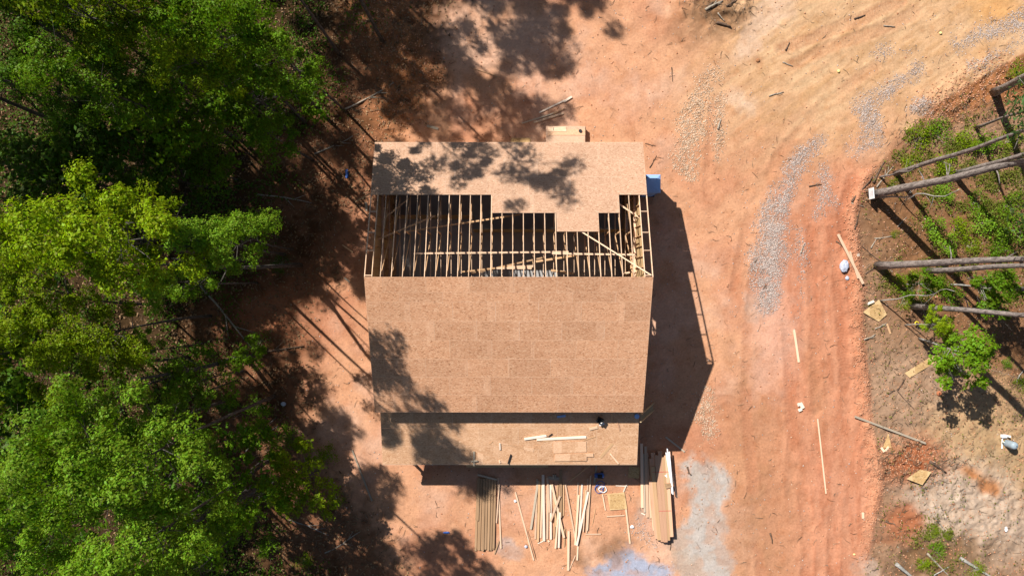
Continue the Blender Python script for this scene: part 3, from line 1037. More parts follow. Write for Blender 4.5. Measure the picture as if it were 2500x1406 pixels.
gb((1313, 1326), (1326, 1320), 0.05, "thin splinter of wood at the foot of the loose lumber pile", 0.02, 0.02, M_WHITEWOOD)
for k, x in enumerate((1351, 1356)):
    gb((x, 1157), (x, 1167), 0.10, "%s grey block standing at the head of the loose lumber pile" % ("left" if k == 0 else "right"), 0.08, 0.12, M_GREYWOOD, name="block", cat="block")
# D: second loose pile
GD = "boards of the narrow loose pile"
pile([((1380, 1181), (1404, 1312), 0.10, .05, M_PALE), ((1411, 1176), (1406, 1310), 0.09, .03, M_PALE), ((1413, 1207), (1404, 1330), 0.12, .08, M_PALE),
      ((1421, 1180), (1413, 1313), 0.12, .03, M_WHITEWOOD), ((1428, 1193), (1426, 1285), 0.09, .03, M_WARM), ((1435, 1168), (1432, 1300), 0.08, .03, M_PALE),
      ((1442, 1160), (1434, 1294), 0.09, .08, M_PALE)], "narrow loose pile left of the hose: low board, %s from the left", GD)
pile([((1436, 1200), (1408, 1331), 0.13, .14, M_WHITEWOOD), ((1431, 1195), (1424, 1297), 0.07, .12, M_PALE)], "narrow loose pile left of the hose: slanting top board, %s from the left", GD)
gb((1388, 1295), (1387, 1391), 0.15, "thick short board standing apart below the loose piles", 0.03, 0.09, M_PALE)
gb((1405, 1355), (1390, 1390), 0.06, "thin stick leaning toward the thick short board below the loose piles", 0.03, 0.03, M_PALE)
gb((1411, 1330), (1409, 1367), 0.11, "stubby board poking out below the narrow loose pile", 0.03, 0.04, M_PALE)
gb((1429, 1303), (1467, 1303), 0.07, "short crosswise stick below the narrow loose pile", 0.03, 0.04, M_PALE)
gb((1388, 1176), (1442, 1134), 0.08, "dim slanting board half under the porch roof edge", 0.06, 0.04, M_WARM, zb=0.9)
gb((1456, 1135), (1451, 1178), 0.12, "grey board leaning under the porch edge beside the hose", 0.03, 0.04, M_GREYWOOD, zb=.05)
# E: cut sheet with sticks round it
def flat_sheet(pts, label, mat, z=0.05, name="strand_board_sheet", t=0.018, plane=None):
    c = sum((Vector(p) for p in pts), Vector()) / len(pts)
    mb = MB()
    n = len(pts)
    pts = [Vector(p) for p in pts]
    a = (pts[1] - pts[0]).cross(pts[2] - pts[0])
    if a.z < 0:
        pts = pts[::-1]
    vs = [p - c for p in pts] + [p - c + Vector((0, 0, t)) for p in pts]
    mb.add(vs, [tuple(range(n))[::-1], tuple(range(n, 2 * n))] + [(i, (i + 1) % n, n + (i + 1) % n, n + i) for i in range(n)])
    o = mb.build(name, mat, None, c)
    return tag(o, label, "board")
def GP(pts, z=0.06):
    return [G(px, py, z) for px, py in pts]
flat_sheet(GP([(1482, 1206), (1524, 1200), (1531, 1241), (1489, 1244)]), "squarish strand board piece lying on the clay between the sticks", M_OSB_G)
gb((1476, 1207), (1505, 1203), 0.06, "stick along the upper edge of the squarish strand board piece", 0.02, 0.03, M_WARM)
gb((1471, 1206), (1478, 1245), 0.07, "pale lath left of the squarish strand board piece", 0.03, 0.04, M_PALE)
gb((1481, 1260), (1525, 1257), 0.07, "stick lying crosswise under the squarish strand board piece", 0.03, 0.04, M_PALE)
gb((1528, 1242), (1538, 1326), 0.11, "pale board running down from the squarish strand board piece", 0.03, 0.05, M_PALE)
gb((1503, 1185), (1532, 1186), 0.05, "thin white strip on the clay under the porch edge", 0.02, 0.02, M_WHITEWOOD)
gb((1530, 1181), (1522, 1200), 0.07, "stubby white stick above the squarish strand board piece", 0.03, 0.05, M_WHITEWOOD)
gb((1454, 1240), (1446, 1280), 0.03, "thin twig like offcut right of the narrow loose pile", 0.02, 0.02, M_WARM)
flat_sheet(GP([(1536, 1137), (1562, 1140), (1560, 1167), (1533, 1165)], .03), "dim strand board square in the shade at the porch corner", M_OSB_G)
gb((1566, 1252), (1575, 1256), 0.06, "tiny pale splinter left of the red lumber stack", 0.02, 0.02, M_WHITEWOOD)
# F: boards left of the red stack
GF = "boards beside the red lumber stack"
pile([((1566, 1082), (1568, 1239), 0.18, .10, M_PALE), ((1570, 1107), (1574, 1250), 0.13, .05, M_GREYWOOD), ((1576, 1089), (1581, 1262), 0.18, .11, M_PALE),
      ((1579, 1105), (1588, 1264), 0.15, .05, M_PALE), ((1584, 1160), (1596, 1294), 0.12, .03, M_PALE)], "board beside the red lumber stack, %s from its left end", GF)
# G: the red stack, layer by layer
GR = "boards of the red lumber stack"
lx = [(1588, 1602, .20), (1593, 1609, .27), (1602, 1617, .25), (1610, 1624, .26), (1618, 1631, .19), (1625, 1638, .24)]
for lay_i in range(3):
    for k, (x0, x1, w) in enumerate(lx):
        z = 0.08 + lay_i * 0.145
        y0 = (1118, 1101, 1104, 1100, 1112, 1105)[k] + (38 if k == 0 and lay_i == 2 else 0)
        y1 = (1313, 1318, 1324, 1321, 1319, 1312)[k]
        if lay_i == 2 and k == 0:
            y0 = 1172
        if lay_i == 2 and k == 1:
            y0 = 1135
        lname = ("bottom", "middle", "top")[lay_i]
        kk = (lay_i * 3 + k) % 6
        gb((x0 + (kk - 2) * .3, y0 + (kk % 3) * 3), (x1 + (kk - 2) * .3, y1 - (kk % 3) * 2), w, "red lumber stack: %s layer plank, %s from the left" % (lname, ORD[k]), z, 0.138, M_RED if (k + lay_i) % 3 else M_WARM, group=GR)
for k, (y, nm_) in enumerate(((1152, "upper"), (1247, "lower"))):
    M_STRAP = simple_mat("red_strap", (0.5, 0.05, 0.05), 0.6, 0.2)
    gb((1593 + k * 6, y), (1632 + k * 6, y - 1), 0.025, "%s red strap across the red lumber stack" % nm_, 0.512, 0.004, M_STRAP, name="strap", cat="strap")
for k, (a, b, z) in enumerate((((1629, 1094), (1641, 1204), .56), ((1634, 1102), (1643, 1206), .56), ((1626, 1104), (1637, 1168), .56))):
    pa, pb = W(a[0], a[1], z), W(b[0], b[1], z)
    mb = MB().tube([(0, 0, 0), pb - pa], 0.045, 8)
    o = mb.build("plastic_pipe", M_WHITE, None, pa)
    tag(o, "white plastic pipe along the right edge of the red lumber stack, %s one" % ("longest", "outermost", "shortest")[k], "pipe", "white pipes on the red lumber stack")
gb((1640, 1148), (1652, 1213), 0.10, "pale board on the ground right of the white pipes", 0.03, 0.04, M_PALE)
M_WEED = simple_mat("dry_weed", (0.16, 0.12, 0.05), 0.9)
# paper square and tag on the red stack
flat_sheet([W(1623, 1180, .56), W(1637, 1178, .56), W(1640, 1188, .56), W(1626, 1192, .56)], "small square box lid beside the white pipes on the red lumber stack", M_TREATED, t=0.05, name="box_lid")
flat_sheet([W(1622, 1160, .52), W(1628, 1157, .52), W(1629, 1166, .52)], "torn white paper scrap on the red lumber stack", M_WHITE, t=0.006, name="paper_scrap")
gb((1625, 1066), (1671, 1102), 0.11, "grey board half in the house shade above the red lumber stack", 0.03, 0.04, M_GREYWOOD)

# north side boards
gb((1316, 276), (1378, 246), 0.10, "pale board in the sun above the house, upper one of the slanting group", 0.03, 0.04, M_WHITEWOOD)
gb((1376, 249), (1396, 237), 0.13, "stubby board at the tip of the slanting group above the house", 0.05, 0.05, M_WHITEWOOD)
gb((1274, 302), (1352, 277), 0.08, "grey board in dappled shade above the house, lowest of the slanting group", 0.03, 0.04, M_GREYWOOD)
gb((1303, 300), (1376, 277), 0.13, "wide pale board above the house, middle one of the slanting group", 0.03, 0.04, M_PALE)
gb((1349, 279), (1379, 266), 0.05, "thin strip touching the slanting group of boards above the house", 0.05, 0.03, M_WARM)
gb((1042, 308), (1070, 315), 0.16, "short grey board in the tree shade near the roof corner", 0.03, 0.04, M_GREYWOOD)
gb((1146, 164), (1222, 190), 0.03, "thin pole on the clay in dappled shade far above the house", 0.03, 0.03, M_WARM)
gb((860, 1098), (908, 1222), 0.10, "long weathered board in tree shade left of the porch", 0.04, 0.04, M_GREYWOOD)
gb((836, 598), (862, 616), 0.07, "short stick of lumber in dappled light left of the ladder blocks", 0.03, 0.04, M_WARM)
gb((841, 678), (854, 689), 0.10, "stubby board in dappled light left of the ridge", 0.03, 0.04, M_GREYWOOD)
gb((868, 492), (905, 472), 0.08, "pale board leaning at the upper roof corner on the forest side", 0.3, 0.04, M_WARM, zb=2.0)
gb((893, 494), (896, 515), 0.14, "grey board standing beside the ladder blocks on the forest side", 0.3, 0.05, M_GREYWOOD)

# east side boards
gb((1938, 805), (1950, 884), 0.15, "bright board lying alone on the drive right of the house shadow", 0.02, 0.04, M_PALE)
gb((1996, 1022), (2016, 1204), 0.09, "very long narrow board on the red drive", 0.02, 0.04, M_PALE)
gb((2045, 572), (2104, 693), 0.17, "longer board of the crossing pair on the drive edge", 0.16, 0.05, M_PALE)
gb((2073, 614), (2090, 680), 0.11, "shorter board of the crossing pair on the drive edge", 0.10, 0.04, M_PALE)
gb((2086, 1016), (2258, 1081), 0.13, "long grey pole like board reaching from the drive onto the bank", 0.14, 0.05, M_GREYWOOD)
gb((2105, 1249), (2106, 1264), 0.16, "small bright block of lumber on the lower drive", 0.02, 0.05, M_PALE, name="lumber_block", cat="block")
for a, b, w, lab in (((1946, 988), (1952, 986), .20, "left"), ((1953, 983), (1960, 996), .22, "upper right"), ((1949, 1002), (1957, 998), .18, "lower")):
    gb(a, b, w, "%s one of three white blocks of lumber on the drive" % lab, 0.02, 0.09, M_WHITEWOOD, name="lumber_block", cat="block", group="white blocks on the drive")
gb((2116, 742), (2132, 735), 0.16, "small white block lying on the strand board sheet by the bank", 0.12, 0.04, M_WHITEWOOD, name="lumber_block", cat="block")
gb((2090, 624), (2098, 622), 0.18, "small white scrap on the bank beside the crossing boards", 0.05, 0.02, M_WHITEWOOD, name="lumber_scrap", cat="scrap")
gb((2165, 790), (2174, 815), 0.12, "pale slat of wood on the bank below the strand board sheet", 0.04, 0.03, M_WARM)
gb((2147, 1090), (2153, 1100), 0.14, "pale stub of lumber at the foot of the triangular board", 0.05, 0.04, M_PALE, name="lumber_block", cat="block")
gb((2155, 1098), (2165, 1088), 0.12, "second stub of lumber touching the triangular board", 0.06, 0.04, M_PALE, name="lumber_block", cat="block")
flat_sheet(GP([(2104, 762), (2145, 731), (2164, 768), (2143, 785)], .07), "tan strand board sheet with a cut corner on the bank edge", M_OSB_G)
flat_sheet(GP([(2208, 911), (2284, 861), (2292, 877), (2220, 922)], .07), "long rectangular strand board piece on the bank near the shrubs", M_OSB_G)
flat_sheet(GP([(2168, 1056), (2171, 1090), (2150, 1090)], .07), "narrow triangular strand board piece under the long grey board", M_OSB_G)
flat_sheet(GP([(2204, 1164), (2236, 1141), (2262, 1146), (2241, 1178)], .3), "olive strand board piece with slanted ends beside the root heap", M_OSB_G)

# things on the porch roof -------------------------------------------------------------------
PN = Vector((0, -0.233, 1)).normalized()
def PP(px, py, dz=0.0):
    z = 3.5
    for _ in range(8):
        p = W(px, py, z)
        z = porch_z(p.y) + 0.02 + dz
    return W(px, py, z)
def pb_(a, b, w, label, dz=0.0, t=0.035, mat=M_PALE, name="board", cat="board", group=None):
    o = timber(name, PP(*a, dz), PP(*b, dz), w, t, mat, up=PN)
    return tag(o, label, cat, group)
pb_((1280, 1071), (1334, 1063), 0.14, "left white board of the long pair on the porch roof", .03, .05, M_WHITEWOOD)
pb_((1310, 1072), (1431, 1066), 0.15, "right white board of the long pair on the porch roof", .0, .05, M_WHITEWOOD)
pb_((1326, 1077), (1352, 1074), 0.05, "thin strip below the long white pair on the porch roof", .0, .02, M_WARM)
pb_((1338, 1066), (1348, 1058), 0.05, "dark tool handle beside the long white pair on the porch roof", .03, .04, M_DARK, name="hand_tool", cat="tool")
pb_((1157, 1101), (1157, 1136), 0.11, "grey upright board overhanging the porch roof edge", .0, .06, M_GREYWOOD)
pb_((1150, 1125), (1166, 1124), 0.09, "short crosspiece on the grey board at the porch roof edge", .06, .05, M_GREYWOOD)
pb_((1220, 1081), (1221, 1097), 0.10, "short white block upright in the middle of the porch roof", .0, .06, M_WHITEWOOD, name="lumber_block", cat="block")
pb_((1219, 1123), (1221, 1129), 0.10, "short pale block near the porch roof edge", .0, .06, M_PALE, name="lumber_block", cat="block")
pb_((1247, 1108), (1240, 1130), 0.06, "dark slanting strip standing on edge near the porch roof edge", .0, .10, M_DARK, name="metal_strip", cat="strip")
pb_((1439, 1047), (1459, 1042), 0.15, "short pale board near the tool box on the porch roof", .0, .05, M_PALE)
pb_((1493, 1007), (1494, 1027), 0.09, "board in the eave shade at the right end of the porch roof", .0, .05, M_WARM)
pb_((1508, 1033), (1513, 1050), 0.09, "small pink board just below the eave shade on the porch roof", .0, .04, M_RED)
pb_((1490, 1107), (1510, 1131), 0.09, "pale stick pointing to the lower right porch roof corner", .0, .05, M_PALE)
pb_((1424, 1075), (1454, 1065), 0.05, "thin brown strip right of the long white pair on the porch roof", .0, .02, M_WARM)
pb_((1466, 1116), (1496, 1082), 0.18, "brown wide offcut slanting on the porch roof", .0, .012, M_WARM)
pb_((1194, 1084), (1203, 1077), 0.025, "tiny splinter on the sunny middle of the porch roof", .0, .02, M_WARM, name="splinter", cat="splinter")
pb_((1360, 1017), (1381, 1014), 0.14, "blue level like strip in the eave shade on the porch roof", .0, .04, M_BLUEROOF, name="blue_strip", cat="strip")
pb_((1342, 1020), (1361, 1011), 0.20, "dim offcut beside the blue strip in the eave shade", .0, .012, M_OSB_P)
flat_sheet([PP(1216, 1079), PP(1304, 1094), PP(1302, 1103), PP(1216, 1080.5)], "slim wedge of strand board on the porch roof", M_OSB_P, t=0.012)
flat_sheet([PP(1303, 1086), PP(1322, 1088), PP(1320, 1098), PP(1303, 1094)], "small strand board square at the tip of the slim wedge", M_OSB_P, t=0.012)
flat_sheet([PP(1166, 1103), PP(1224, 1122), PP(1240, 1130), PP(1166, 1131)], "large thin sheet near the left boards on the porch roof", M_OSB_P, t=0.012)
flat_sheet([PP(1351, 1077), PP(1431, 1077), PP(1432, 1103), PP(1351, 1106)], "upper loose strand board sheet with a straight shadow on the porch roof", M_OSB_P, t=0.03)
flat_sheet([PP(1355, 1108), PP(1448, 1106), PP(1449, 1114), PP(1432, 1114), PP(1432, 1124), PP(1353, 1125)], "stepped loose strand board sheet near the porch roof edge", M_OSB_P, t=0.06)
tb = thing("tool_box", "dark open tool box with a white flap on the porch roof by the eave shade", "tool box", PP(1465, 1024))
mb = MB().box((-.2, -.16, .06), (.2, .16, .08)).box((-.2, -.16, .08), (-.18, .16, .34)).box((.18, -.16, .08), (.2, .16, .34)).box((-.18, -.16, .08), (.18, -.14, .34)).box((-.18, .14, .08), (.18, .16, .34))
o = mb.build("box_body", M_DARK, tb)
o.rotation_euler = (0.2, 0, -0.5)
o = MB().box((-.16, -.34, .1), (.16, -.18, .13)).build("flap", M_WHITE, tb)
o.rotation_euler = (0, 0, 0.35)
bk = thing("bucket", "blue bucket in the shade at the porch roof end by the ladder", "bucket", PP(1553, 1014))
mb = MB().tube([(0, 0, 0.0), (0, 0, .3)], [.11, .14], 14)
mb.build("bucket_body", M_BLUE, bk)
MB().tube([(0, 0, .28), (0, 0, .31)], [.152, .152], 14).build("rim", M_BLUEROOF, bk)

# hose, bag, tank, sign, litter --------------------------------------------------------------
def coil(cx, cy, r, turns, rad, label, mat, name="air_hose", cat="hose", seed=1, z0=.04):
    rg = np.random.default_rng(seed)
    c = G(cx, cy)
    pts = []
    for k in range(int(turns * 22)):
        a = k / 22 * 2 * math.pi
        rr = r * (0.8 + 0.25 * math.sin(a * 0.63 + seed) + 0.05 * rg.normal())
        pts.append((rr * math.cos(a) + .12 * math.sin(a * .29), rr * math.sin(a) * .9 + .1 * math.cos(a * .23), z0 + 0.012 * a / 6.28 + .01 * rg.random()))
    return tag(MB().tube(pts, rad, 6).build(name, mat, None, c, smooth=True), label, cat)
M_BLUEHOSE = simple_mat("blue_hose", (0.06, 0.10, 0.30), 0.4, 0.4)
M_YELLOW = simple_mat("yellow_rope", (0.75, 0.62, 0.04), 0.6, 0.2)
coil(1463, 1188, 0.34, 2.6, 0.022, "coil of dark blue air hose on the clay below the porch edge", M_BLUEHOSE, seed=1)
coil(1466, 1194, 0.27, 1.5, 0.03, "loop of white hose tangled in the blue coil", M_WHITE, seed=4)
coil(2236, 794, 0.19, 0.72, 0.03, "yellow loop of rope lying on the bank among the shrubs", M_YELLOW, "rope", "rope", seed=2)
cp = thing("air_compressor", "dim blue air compressor in the shade under the porch edge", "compressor", G(1462, 1158))
MB().tube([(-.32, 0, .22), (-.28, 0, .22), (.28, 0, .22), (.32, 0, .22)], [.08, .16, .16, .08], 14).build("tank", M_BLUE, cp, smooth=True)
MB().box((-.14, -.1, .36), (.16, .1, .58)).build("motor", M_DARK, cp)
MB().tube([(-.3, 0, .4), (-.36, 0, .62), (-.1, 0, .66)], .015, 6).build("handle", M_DARK, cp)
for k in (-1, 1):
    MB().tube([(.2, k * .17, .1), (.2, k * .22, .1)], .1, 12).build("wheel", M_DARK, cp)

def crumple(name, px, py, rx, ry, rz, mat, label, cat, seed, amp=0.35):
    import bmesh
    bm = bmesh.new()
    bmesh.ops.create_icosphere(bm, subdivisions=3, radius=1.0)
    rg = np.random.default_rng(seed)
    ks = rg.normal(size=(9, 3)) * 2.6
    ph = rg.random(9) * 6.28
    for v in bm.verts:
        s = sum(abs(math.sin(v.co.dot(Vector(k)) + p)) for k, p in zip(ks, ph)) / 9 - .6
        v.co *= 1 + amp * 2 * s
        v.co = Vector((v.co.x * rx, v.co.y * ry, max(v.co.z * rz + rz * .8, 0)))
    me = bpy.data.meshes.new(name)
    bm.to_mesh(me)
    bm.free()
    return tag(link(name, me, mat, None, G(px, py, .01)), label, cat)
M_BAG = simple_mat("white_bag", (0.42, 0.45, 0.54), 0.55, 0.3, 0, 9.0, 0.35)
crumple("plastic_bag", 2058, 650, .28, .40, .2, M_BAG, "crumpled white and grey bag on the drive edge by the crossing boards", "bag", 3)
crumple("plastic_bag", 2067, 679, .12, .13, .06, M_BAG, "small grey plastic scrap below the crumpled bag", "bag", 5)
crumple("rock", 2292, 960, .17, .17, .12, simple_mat("clay_lump", A(205, 130, 92), .9), "round reddish clay lump on the tan bank", "clay lump", 8, .1)
crumple("rock", 1850, 148, .14, .12, .06, simple_mat("tan_stone", A(190, 135, 95), .9), "tan stone in a dark ring on the upper drive", "stone", 9, .15)
M_YST = simple_mat("yellow_stone", (.8, .62, .25), .8)
crumple("stone", 2046, 175, .10, .10, .06, M_YST, "lone yellowish stone near the middle of the upper drive", "stone", 11, .2)
crumple("stone", 2295, 82, .10, .09, .06, M_YST, "pale yellow stone further up the drive near the grey gravel", "stone", 12, .2)
crumple("stone", 2085, 1352, .08, .06, .04, M_YST, "little bright yellow scrap on the lower drive edge", "scrap", 13, .2)
crumple("plastic_bag", 694, 985, .17, .13, .1, M_BAG, "pale blue plastic scrap in the forest shade left of the porch", "litter", 14)
crumple("plastic_bag", 781, 205, .09, .08, .06, M_WHITE, "tiny white litter piece in the upper forest shade", "litter", 15)
crumple("plastic_bag", 1543, 1285, .13, .1, .05, M_WHITE, "white scrap of paper right of the running board", "litter", 16)
crumple("plastic_bag", 2454, 1290, .1, .17, .05, M_WHITE, "white litter piece on the whitish earth of the bank", "litter", 17)
crumple("plastic_bag", 1284, 1333, .1, .1, .06, M_BAG, "small grey ball of litter left of the slanting board", "litter", 18)
crumple("plastic_bag", 1258, 1222, .09, .09, .06, M_WHITE, "small white ball of litter at the top of the slanting board", "litter", 19)
crumple("plastic_bag", 1090, 1299, .22, .07, .04, M_BLUE, "dark blue scrap in the tree shade left of the plank stack", "litter", 20)
crumple("plastic_bag", 847, 425, .1, .3, .05, M_BLUE, "narrow blue scrap in the forest shade near the upper roof corner", "litter", 21)
crumple("plastic_bag", 2313, 887, .09, .06, .04, M_WHITE, "white dot of litter right of the long strand board piece", "litter", 22)

tk = thing("pressure_tank", "grey domed water tank with white pipes standing on the bare bank", "tank", G(2456, 1081))
pr = [(.0, .0), (.24, .0), (.25, .05), (.25, .72), (.235, .80), (.17, .88), (.06, .91), (0, .912)]
vs, fs = [], []
for r, z in pr:
    vs += [(max(r, .002) * math.cos(2 * math.pi * k / 20), max(r, .002) * math.sin(2 * math.pi * k / 20), z) for k in range(20)]
for i in range(len(pr) - 1):
    fs += [(i * 20 + k, i * 20 + (k + 1) % 20, i * 20 + 20 + (k + 1) % 20, i * 20 + 20 + k) for k in range(20)]
MB().add(vs, fs).build("tank_body", M_GREY, tk, smooth=True)
MB().tube([(.05, -.02, .905), (.05, -.02, .925)], .035, 10).build("valve_cap", M_DARK, tk)
MB().box((.04, -.262, .40), (.05, -.24, .62)).box((-.06, -.262, .40), (-.05, -.24, .62)).build("rating_plate", M_WHITE, tk)
MB().tube([(-.1, .45, .06), (-.32, .3, .06), (-.34, -.35, .06)], .04, 8).build("drain_pipe", M_WHITE, tk)
MB().tube([(-.34, .1, .09), (-.05, .1, .12)], .045, 8).build("inlet_pipe", M_WHITE, tk)
mb = MB().box((-.42, .4, .02), (-.1, .6, .22))
mb.build("pump_head", M_WHITE, tk)
MB().tube([(0, .5, .0), (0, .5, .30), (.0, .52, .34)], .07, 10).build("well_cap", M_WHITE, tk)

# ------------------------------------------------------------------ trees
LEAF = {
    "yellow": leaf_mat("leaf_yellow_green", (0.195, 0.265, 0.006), .42),
    "mid": leaf_mat("leaf_mid_green", (0.130, 0.225, 0.008), .42),
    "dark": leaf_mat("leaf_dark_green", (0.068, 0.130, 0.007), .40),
    "fresh": leaf_mat("leaf_fresh_green", (0.180, 0.295, 0.018), .42),
    "pine": leaf_mat("pine_needles", (0.040, 0.075, 0.018), 0.15),
}
M_BARK = bark_mat("grey_bark", (0.030, 0.026, 0.024), (0.13, 0.115, 0.10))
M_PBARK = bark_mat("pine_bark", (0.075, 0.062, 0.055), (0.30, 0.26, 0.235), 4.5)
M_PALEBARK = bark_mat("pale_bark", (0.16, 0.15, 0.13), (0.42, 0.40, 0.36))
M_DEAD = bark_mat("dead_wood", (0.20, 0.16, 0.12), (0.40, 0.34, 0.27))

def leaves(points, normals, size, rg, slim=0.62):
    """one folded leaf-shaped quad per point"""
    n = len(points)
    t = rg.normal(size=(n, 3))
    t -= normals * np.sum(t * normals, 1, keepdims=True)
    t /= np.linalg.norm(t, axis=1, keepdims=True) + 1e-9
    b = np.cross(normals, t)
    L = (size * rg.uniform(0.6, 1.35, n))[:, None] if hasattr(size, '__len__') else size * rg.uniform(0.6, 1.35, (n, 1))
    w = L * slim * 0.5
    v0 = points - t * L * 0.5
    v1 = points + b * w - normals * L * 0.10
    v2 = points + t * L * 0.5 - normals * L * 0.06
    v3 = points - b * w - normals * L * 0.10
    V = np.stack([v0, v1, v2, v3], 1).reshape(-1, 3)
    F = np.arange(4 * n).reshape(n, 4)
    return V, F

def make_tree(seed, R, zc, hz, n_cl, n_leaf, leaf, r0=0.17, lean=0.5, flat=0.6, up=0.8):
    """returns (trunk mesh, crown mesh): crown centre at height zc, half height hz, radius R"""
    rg = np.random.default_rng(seed)
    cl = []
    lob = rg.uniform(0, 6.28, 4)
    tries = 0
    while len(cl) < n_cl and tries < 4000:
        tries += 1
        d = rg.normal(size=3)
        d /= np.linalg.norm(d)
        a = math.atan2(d[1], d[0])
        k = 1 + 0.22 * math.sin(2 * a + lob[0]) + 0.18 * math.sin(3 * a + lob[1]) + 0.1 * math.sin(5 * a + lob[2])
        r = rg.uniform(0.35, 1.0) ** 0.55
        if len(cl) < 7:
            d = np.array([d[0] * .42, d[1] * .42, rg.uniform(.65, .95)])
        p = np.array([d[0] * R * k * r, d[1] * R * k * r, d[2] * hz * r])
        if p[2] < -0.55 * hz and rg.random() < 0.6:
            continue
        if cl and min(np.linalg.norm((p - q)) for q in cl) < 0.36 * R:
            continue
        cl.append(p)
    cl = np.array(cl)
    # twisting trunk
    bend = rg.normal(size=2) * lean
    ztop = zc + hz * 0.6
    def axis_at(z):
        t = z / ztop
        return np.array([bend[0] * t * t + 0.12 * math.sin(5 * t + seed), bend[1] * t * t + 0.12 * math.cos(4 * t + seed), z])
    off = axis_at(zc)
    cl = cl + off
    mb = MB()
    zs = np.linspace(0, ztop, 10)
    mb.tube([axis_at(z) for z in zs], [r0 * (1.25 if i == 0 else 1) * (1 - 0.85 * i / 9) + 0.012 for i in range(10)], 8)
    for i in range(min(n_cl, 26)):
        c = cl[i]
        z0 = max(zc - hz * 1.05, min(c[2] - rg.uniform(0.8, 2.4), ztop - 0.3))
        a = axis_at(z0)
        m = (a + c) / 2 + rg.normal(size=3) * 0.25 + np.array([0, 0, -0.15])
        rr = r0 * 0.34 * (1 - 0.4 * z0 / ztop)
        mb.tube([a, (a * .55 + m * .45), m, (m * .45 + c * .55), c], [rr, rr * .8, rr * .6, rr * .4, rr * .16], 5, cap=False)
        for q in range(2):
            e = c + rg.normal(size=3) * 0.6
            mb.tube([m, (m + e) / 2 + rg.normal(size=3) * .1, e], [rr * .4, rr * .28, rr * .1], 4, cap=False)
    tm = mb.mesh("trunk", True)
    per = rg.multinomial(n_leaf, np.full(n_cl, 1 / n_cl) if len(cl) == n_cl else np.full(len(cl), 1 / len(cl)))
    P, Nn = [], []
    for c, k in zip(cl, per):
        cr = rg.uniform(0.42, 1.0) * R / 3.0 * 1.05
        nt_ = max(10, k // 8)
        tips = rg.normal(size=(nt_, 3))
        tips[:, 2] = np.abs(tips[:, 2]) * 1.0 - 0.25
        tips[:, :2] += np.array([-.15, .15])
        tips /= np.linalg.norm(tips, axis=1, keepdims=True)
        tips *= rg.uniform(.72, 1.25, (nt_, 1))
        pick = rg.integers(0, nt_, k)
        rad = np.where(rg.random(k) < .72, rg.uniform(.8, 1.1, k), rg.uniform(.2, .9, k))
        q = tips[pick] * rad[:, None] * cr + rg.normal(size=(k, 3)) * 0.10 * cr
        q[:, 2] *= flat + .12
        P.append(c + q)
        nn = rg.normal(size=(k, 3)) * 0.34 + tips[pick] * 0.85 + np.array([-.16, .16, up * .6])
        Nn.append(nn / np.linalg.norm(nn, axis=1, keepdims=True))
    V, F = leaves(np.concatenate(P), np.concatenate(Nn), leaf, rg)
    cm = mesh_np("crown", V, F, 4)
    return tm, cm

def set_mat(o, m):
    if not o.data.materials:
        o.data.materials.append(m)
    o.material_slots[0].link = 'OBJECT'
    o.material_slots[0].material = m

TREES = {}
spec = {  # seed R zc hz clumps leaves leaf r0 lean
    "oak": (101, 3.1, 15.0, 4.0, 26, 18000, 0.15, 0.14, 0.9),
    "elm": (102, 2.7, 15.0, 4.6, 24, 15500, 0.14, 0.12, 1.1),
    "maple": (103, 3.3, 15.0, 3.6, 26, 19000, 0.155, 0.15, 0.9),
    "birch": (104, 2.3, 15.0, 5.0, 22, 12000, 0.13, 0.10, 1.2),
    "ash": (105, 2.8, 15.0, 4.2, 20, 13000, 0.15, 0.13, 1.2),
    "young": (106, 1.9, 5.0, 2.4, 22, 7500, 0.125, 0.06, 0.5),
    "sapling": (107, 1.5, 4.6, 1.7, 20, 5200, 0.13, 0.05, 0.5),
    "airy": (108, 2.5, 15.0, 4.2, 18, 6800, 0.145, 0.11, 1.0),
    "under": (109, 2.2, 5.0, 2.2, 20, 3600, 0.15, 0.05, 0.6),
}
for k, s in spec.items():
    TREES[k] = make_tree(*s)
N_T = [0]
def tree(kind, base, h, leaf, label, width=1.0, rot=None, group=None, bark=None, name="broadleaf_tree"):
    """h: height of the crown's centre"""
    zc = spec[kind][2]
    s = h / zc
    t = thing(name, label, "tree", (base[0], base[1], gh(base[0], base[1]) - 0.05), group)
    N_T[0] += 1
    r = rot if rot is not None else (N_T[0] * 2.399) % 6.283
    t.rotation_euler = (0, 0, r)
    tm, cm = TREES[kind]
    a = link("trunk", tm, None, t)
    set_mat(a, bark or M_BARK)
    b = link("crown", cm, None, t)
    set_mat(b, LEAF[leaf])
    a.scale = b.scale = (s * width, s * width, s)
    return t
def tree_px(kind, px, py, h, leaf, label, width=1.0, **kw):
    p = W(px, py, h)
    return tree(kind, (p.x, p.y), h, leaf, label, width, **kw)

